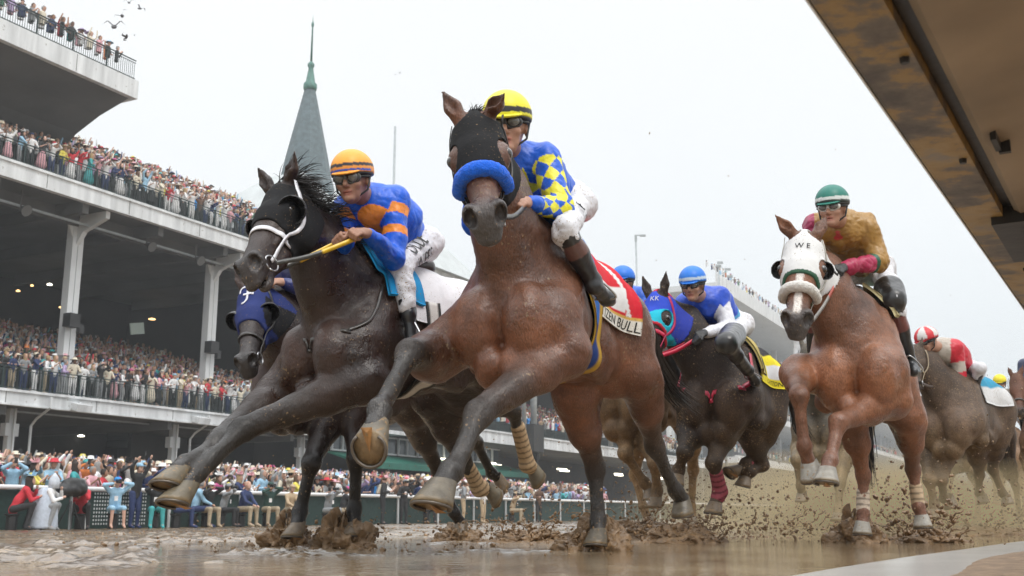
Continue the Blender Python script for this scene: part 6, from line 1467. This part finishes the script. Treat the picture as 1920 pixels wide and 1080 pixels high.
for row in range(17):
    s = 26 + rnd.uniform(0, .4)
    while s < S1 - .3:
        n = 40.25 + row * .9; z = 5.38 if row == 0 else 5.25 + row * .27
        px, _ = proj(snz(s, n, z + 1.5)); q_ = (s, n + (.0 if row else 0), z)
        if -40 < px < 620:
            if row == 0 and px < 480 and add_spec(*q_, 'on the lower balcony', wherebal, 0): ind += 1
            elif row == 1 and px < 440 and rnd.random() < .6 and add_spec(*q_, 'on the lower balcony', wherebal, 1): ind += 1
            elif rnd.random() < .93: spots.append(q_)
        s += rnd.uniform(.42, .6)
crowd_stuff('lower_balcony_crowd', 'packed rows of spectators on the lower balcony under the deck', spots, seed=3)
spots = []
for row in range(13):
    s = 25 + rnd.uniform(0, .4)
    while s < 61:
        n = 40.25 + row * .9; z = 15.26 if row == 0 else 15.1 + row * .46
        px, _ = proj(snz(s, n, z + 1.5))
        if -40 < px < 560:
            if row == 0 and px < 460 and ind < 272 and add_spec(s, n, z, 'on the middle balcony', wherebal, 0): ind += 1
            elif rnd.random() < .9: spots.append((s, n, z))
        s += rnd.uniform(.44, .62)
crowd_stuff('middle_balcony_crowd', 'rows of spectators rising behind the middle balcony railing', spots, seed=4)
crowd_stuff('top_deck_crowd', 'spectators lining the railing of the top deck against the sky', [(s, 40.3 + r_ * .8, 21.4 + r_ * .3) for r_ in range(2) for s in np.arange(24, ST - .6, .55)], seed=5)
spots = [(s + rnd.uniform(-.2, .2), 38.4 + r_ * .9, 6.2 + r_ * .3) for r_ in range(10) for s in np.arange(62, 121, .75)]
crowd_stuff('far_stand_crowd', 'distant crowd on the low stand above its white band', spots, seed=6)
spots = [(s + rnd.uniform(-.5, .5), 40.8 + r_, z + r_ * .5) for z in (32.0, 22.9, 14.4, 7.6) for r_ in range(2) for s in np.arange(A0 + 1, 300, 2.0)]
crowd_stuff('hazy_stand_crowd', 'tiny hazy crowd on the decks of the huge far stand', spots, seed=8)
for i, (px, py, w) in enumerate(((257, 616, 'pale'),)):
    p = at_pl(px, py, N_, 46); b = MB(); b.box(p, (.5, .03, .32), (norm(D_ + Z_ * .2), N_, norm(Z_ - D_ * .2))); tag(b.obj('sign', mat('banner', (.42, .5, .45), rough=.7), None, base=p), 'pale green sheet held up in the dark lower balcony', 'banner')
# ------------------------------------------------------------------ flying mud
ICO_V = None
def ico():
    t = (1 + 5 ** .5) / 2; V = np.array([(-1, t, 0), (1, t, 0), (-1, -t, 0), (1, -t, 0), (0, -1, t), (0, 1, t), (0, -1, -t), (0, 1, -t), (t, 0, -1), (t, 0, 1), (-t, 0, -1), (-t, 0, 1)], float)
    F = [(0, 11, 5), (0, 5, 1), (0, 1, 7), (0, 7, 10), (0, 10, 11), (1, 5, 9), (5, 11, 4), (11, 10, 2), (10, 7, 6), (7, 1, 8), (3, 9, 4), (3, 4, 2), (3, 2, 6), (3, 6, 8), (3, 8, 9), (4, 9, 5), (2, 4, 11), (6, 2, 10), (8, 6, 7), (9, 8, 1)]
    V /= np.linalg.norm(V[0]); Vl = [tuple(v) for v in V]; mid = {}; F2 = []
    def m(a, b):
        k = (min(a, b), max(a, b))
        if k not in mid: mid[k] = len(Vl); Vl.append(tuple(norm((np.array(Vl[a]) + np.array(Vl[b])) / 2)))
        return mid[k]
    for a, b, c in F: ab, bc, ca = m(a, b), m(b, c), m(c, a); F2 += [(a, ab, ca), (b, bc, ab), (c, ca, bc), (ab, bc, ca)]
    return V, np.array(F), np.array(Vl), np.array(F2)
IV0, IF0, IV1, IF1 = ico()
def clods(P, rad, big=.012, seed=0):
    """lumps of mud at points P"""
    rg = np.random.default_rng(seed); V = []; F = []; o = 0
    for p, r in zip(P, rad):
        v, f = (IV1, IF1) if r > big else (IV0, IF0)
        A = rg.normal(0, 1, (3, 3)); Q, _ = np.linalg.qr(A); s = np.array((1, rg.uniform(.45, .9), rg.uniform(.4, .8))) * r
        q = v * (1 + rg.normal(0, .22, (len(v), 1))); q = (q * s) @ Q; V.append(q + p); F.append(f + o); o += len(v)
    return np.concatenate(V), np.concatenate(F)
def splash(lab, p, w, hgt, n, mound=1.0, seed=1, lean=(0, 0, 0), rmax=.022, thick=1.0, ground=None):
    """a kick-up of mud: a ragged mound with sheets and lumps leaving it"""
    rg = np.random.default_rng(seed); p = np.array(p, float); p[2] = -.01 if ground is None else ground; V = []; F = []; o = 0
    if mound:
        k, m_ = 110, 40; vs = []
        for i in range(m_):
            t = i / (m_ - 1)
            for j in range(k):
                a = 2 * math.pi * j / k; x, y = math.cos(a), math.sin(a)
                nn = noise.noise(Vector((x * 1.6 + seed * 3, y * 1.6, t * 2.2))) + .5 * noise.noise(Vector((x * 4 + seed, y * 4, t * 4)))
                rr = w * .5 * ((1 - t) ** .75 * .9 + .12) * (1 + .5 * nn); hh = hgt * mound * .55 * t ** .9 * (1 + .8 * nn)
                q = p + D_ * x * rr + N_ * y * rr * .9 + Z_ * max(hh, -.02) + np.array(lean) * t * .5
                o3 = np.array([noise.noise(Vector(q * 26 + c_ * 9.1)) + .6 * noise.noise(Vector(q * 60 + c_ * 3.3)) + .35 * noise.noise(Vector(q * 130 + c_ * 5.7)) for c_ in (1, 2, 3)])
                vs.append(q + o3 * .017)
        V.append(np.array(vs)); i = np.arange(m_ * k).reshape(m_, k); f = np.stack([i[:-1], np.roll(i, -1, 1)[:-1], np.roll(i, -1, 1)[1:], i[1:]], -1).reshape(-1, 4)
        F += f.tolist(); F.append(i[-1].tolist()); o = len(vs)
    # lumps: thick near the base, spread outwards on top
    t = rg.random(n) ** 1.3; a = rg.uniform(0, 2 * math.pi, n); rr = w * (.30 + .45 * t) * (rg.random(n) ** .5)
    cl = rg.normal(0, 1, (12, 3)); ci = rg.integers(0, 12, n)
    P = p + np.outer(np.cos(a) * rr, D_) + np.outer(np.sin(a) * rr, N_) + np.outer(t * hgt * rg.uniform(.6, 1.0, n), Z_) + np.outer(t, np.array(lean)) + cl[ci] * w * .07 * np.array((1, 1, .6))
    P[:, 2] = np.maximum(P[:, 2], p[2] + .0); rad = rmax * (.12 + .88 * rg.random(n) ** 3.2) * thick * (1.1 - .5 * t)
    v, f = clods(P, rad, seed=seed); V.append(v); F += (f + o).tolist()
    # strings of wet mud flung out of the base
    for _ in range(int(n / 26)):
        a_ = rg.uniform(0, 2 * math.pi); d_ = norm(D_ * math.cos(a_) + N_ * math.sin(a_) + Z_ * rg.uniform(.5, 1.8)); L_ = hgt * rg.uniform(.12, .45); st = p + (D_ * math.cos(a_) + N_ * math.sin(a_)) * w * rg.uniform(.2, .5) + Z_ * hgt * rg.uniform(.0, .35)
        bb = MB(); kk_ = 6; tt_ = np.linspace(0, 1, kk_); pts_ = [st + d_ * L_ * u_ - Z_ * .35 * L_ * u_ * u_ + rg.normal(0, .009, 3) for u_ in tt_]
        bb.tube(pts_, list(rg.uniform(.002, .007, kk_)), 5); o2 = sum(len(x_) for x_ in V); V.append(np.array(bb.V)); F += [tuple(i_ + o2 for i_ in f_) for f_ in bb.F]
    return tag(mesh_obj('mud_splash', np.concatenate(V), F, Ms['clod'], None, smooth=True, base=p), lab, 'mud splash', 'mud kicked up by the hooves', 'stuff')
def gp(px, py, d): r = at_d(px, py, d); return r
splash('tall crown of mud around the leftmost planted dark foreleg', gp(545, 1000, 7.0), .36, .20, 150, 1.5, 1, (-.05, 0, .0))
splash('big churned lump of mud around the second planted dark leg', gp(648, 1002, 6.7), .48, .22, 200, 1.35, 2, (-.05, 0, .02))
splash('lump of mud round the planted hind foot of the leading bay', gp(1116, 1010, 6.3), .46, .20, 420, 1.5, 3, (.10, 0, .02))
splash('dark mud thrown up where a hind foot lands behind the big raised hoof', gp(868, 1000, 8.4), .5, .22, 300, .8, 4, (-.1, 0, 0))
splash('column of mud drops left of the planted hind leg', gp(985, 1000, 8.2), .75, .40, 700, .25, 5, (.16, .1, .05))
splash('dark clods erupting behind the hind leg of the leading bay', gp(1282, 1000, 8.0), .7, .30, 520, .4, 6, (.05, 0, .1))
splash('spray of mud over the feet of the brown horse behind the leader', gp(1210, 985, 9.3), 1.1, .65, 900, .2, 7, (-.1, 0, .1))
splash('mound of mud at the planted foot of the chestnut', gp(1610, 995, 7.9), .42, .22, 220, 1.5, 8, (-.06, 0, 0))
splash('burst of dark clods round the outer hind foot of the chestnut', gp(1728, 990, 8.1), .62, .55, 700, .2, 9, (.05, 0, .05), rmax=.03)
splash('mud thrown up under the dark horse behind the gold jockey', gp(1400, 990, 9.4), 1.6, .50, 1300, .0, 10, (.2, 0, .1), rmax=.022)
splash('mud thrown up in front of the dusty horse at the right', gp(1790, 985, 11.5), 2.2, .6, 1200, .1, 11, (.1, 0, .1), rmax=.026)
def droplets(lab, n, smin, smax, nmin, nmax, zmax, rmax, seed):
    rg = np.random.default_rng(seed); s = rg.uniform(smin, smax, n); nn = rg.uniform(nmin, nmax, n); z = zmax * rg.random(n) ** 2.2
    P = np.outer(s, D_) + np.outer(nn, N_) + np.outer(z, Z_); rad = rmax * (.18 + .82 * rg.random(n) ** 4)
    v, f = clods(P, rad, .02, seed); return tag(mesh_obj('mud_spray', v, f, Ms['clod'], None, base=(0, 0, 0)), lab, 'mud spray', None, 'stuff')
droplets('fine mud drops hanging in the air behind the right-hand horses', 12000, 7.5, 17, .2, 5.0, 1.0, .011, 21)
droplets('scattered small drops of mud flying around the leading horses', 1500, 4.8, 9, 2.0, 5.0, .55, .010, 22)
droplets('sparse specks of mud high in the air by the chestnut', 260, 6.5, 12, .3, 3.0, 2.8, .009, 23)
# brown spray hanging low over the track, and the rainy air
def vol(name, b, col, dens, lab=None, cat=None):
    m = bpy.data.materials.new(name + '_air'); m.use_nodes = True; t = m.node_tree; t.nodes.clear(); o = t.nodes.new('ShaderNodeOutputMaterial'); v = t.nodes.new('ShaderNodeVolumePrincipled')
    v.inputs['Color'].default_value = (*col, 1); v.inputs['Density'].default_value = dens; v.inputs['Anisotropy'].default_value = .2; t.links.new(v.outputs[0], o.inputs['Volume'])
    x = b.obj(name, m); x['kind'] = 'stuff'
    if lab: tag(x, lab, cat)
    return x
b = MB(); V = []; k = 24
for s_, wn, hz in ((8.6, .1, .05), (9.4, 1.6, .5), (11, 2.2, .85), (14, 2.6, 1.05), (19, 2.8, 1.15), (26, 2.6, 1.0), (30, .3, .1)):
    for j in range(k):
        a = math.pi * j / (k - 1); V.append(snz(s_, 2.3 + wn * math.cos(a), .012 + hz * math.sin(a) ** .8))
b.add(V, [(i * k + j, i * k + (j + 1) % k, (i + 1) * k + (j + 1) % k, (i + 1) * k + j) for i in range(6) for j in range(k)] + [tuple(range(k))[::-1], tuple(6 * k + j for j in range(k))])
mist = vol('mud_mist', b, (.98, .78, .46), .42, 'tan mist of fine mud hanging low behind the right-hand horses', 'mist')
t = mist.data.materials[0].node_tree; v = [x for x in t.nodes if x.type == 'PRINCIPLED_VOLUME'][0]; N = t.nodes; tcn = N.new('ShaderNodeTexCoord'); sx = N.new('ShaderNodeSeparateXYZ'); t.links.new(tcn.outputs['Object'], sx.inputs[0])
r1 = N.new('ShaderNodeMapRange'); r1.inputs[1].default_value = 0; r1.inputs[2].default_value = 1.15; r1.inputs[3].default_value = 1; r1.inputs[4].default_value = 0; r1.interpolation_type = 'SMOOTHERSTEP'; t.links.new(sx.outputs['Z'], r1.inputs[0])
n_ = N.new('ShaderNodeTexNoise'); n_.inputs['Scale'].default_value = 1.4; n_.inputs['Detail'].default_value = 3; t.links.new(tcn.outputs['Object'], n_.inputs[0])
r2 = N.new('ShaderNodeMapRange'); r2.inputs[1].default_value = .35; r2.inputs[2].default_value = .65; r2.inputs[3].default_value = .1; r2.inputs[4].default_value = 1.1; t.links.new(n_.outputs[0], r2.inputs[0])
m1 = N.new('ShaderNodeMath'); m1.operation = 'MULTIPLY'; t.links.new(r1.outputs[0], m1.inputs[0]); t.links.new(r2.outputs[0], m1.inputs[1])
m2 = N.new('ShaderNodeMath'); m2.operation = 'MULTIPLY'; m2.inputs[1].default_value = 1.6
def fall(axis, c0, hw):      # soft sides
    d_ = N.new('ShaderNodeVectorMath'); d_.operation = 'DOT_PRODUCT'; d_.inputs[1].default_value = tuple(axis); t.links.new(tcn.outputs['Object'], d_.inputs[0])
    a_ = N.new('ShaderNodeMath'); a_.operation = 'SUBTRACT'; a_.inputs[1].default_value = c0; t.links.new(d_.outputs['Value'], a_.inputs[0]); b_ = N.new('ShaderNodeMath'); b_.operation = 'ABSOLUTE'; t.links.new(a_.outputs[0], b_.inputs[0])
    e_ = N.new('ShaderNodeMapRange'); e_.interpolation_type = 'SMOOTHSTEP'; e_.inputs[1].default_value = hw * .2; e_.inputs[2].default_value = hw; e_.inputs[3].default_value = 1; e_.inputs[4].default_value = 0; t.links.new(b_.outputs[0], e_.inputs[0]); return e_.outputs[0]
m3 = N.new('ShaderNodeMath'); m3.operation = 'MULTIPLY'; t.links.new(m1.outputs[0], m3.inputs[0]); t.links.new(fall(N_, 2.3, 2.6), m3.inputs[1])
m4 = N.new('ShaderNodeMath'); m4.operation = 'MULTIPLY'; t.links.new(m3.outputs[0], m4.inputs[0]); t.links.new(fall(D_, 17.5, 9.5), m4.inputs[1]); t.links.new(m4.outputs[0], m2.inputs[0]); t.links.new(m2.outputs[0], v.inputs['Density'])
# lumps lying on the track
rg = np.random.default_rng(5); n_l = 2600; s_ = rg.uniform(4.5, 20, n_l); k_ = rg.uniform(3.2, 15, n_l); keep = fbm(s_ * .8, k_ * .8, 3, 12) > .5; s_, k_ = s_[keep], k_[keep]
P = np.outer(s_, D_) + np.outer(k_, N_); P[:, 2] = base_z(k_) + .002; v_, f_ = clods(P, .006 + .02 * rg.random(len(P)) ** 3, .012, 6)
tag(mesh_obj('mud_clods', v_, f_, Ms['clod'], None, base=(0, 0, 0)), 'small clods of mud lying on the wet track', 'mud clods', None, 'stuff')
b = MB(); b.tbox(-45, 520, -120, 130, -1.6, 60); vol('haze', b, (.92, .95, .97), .0012)
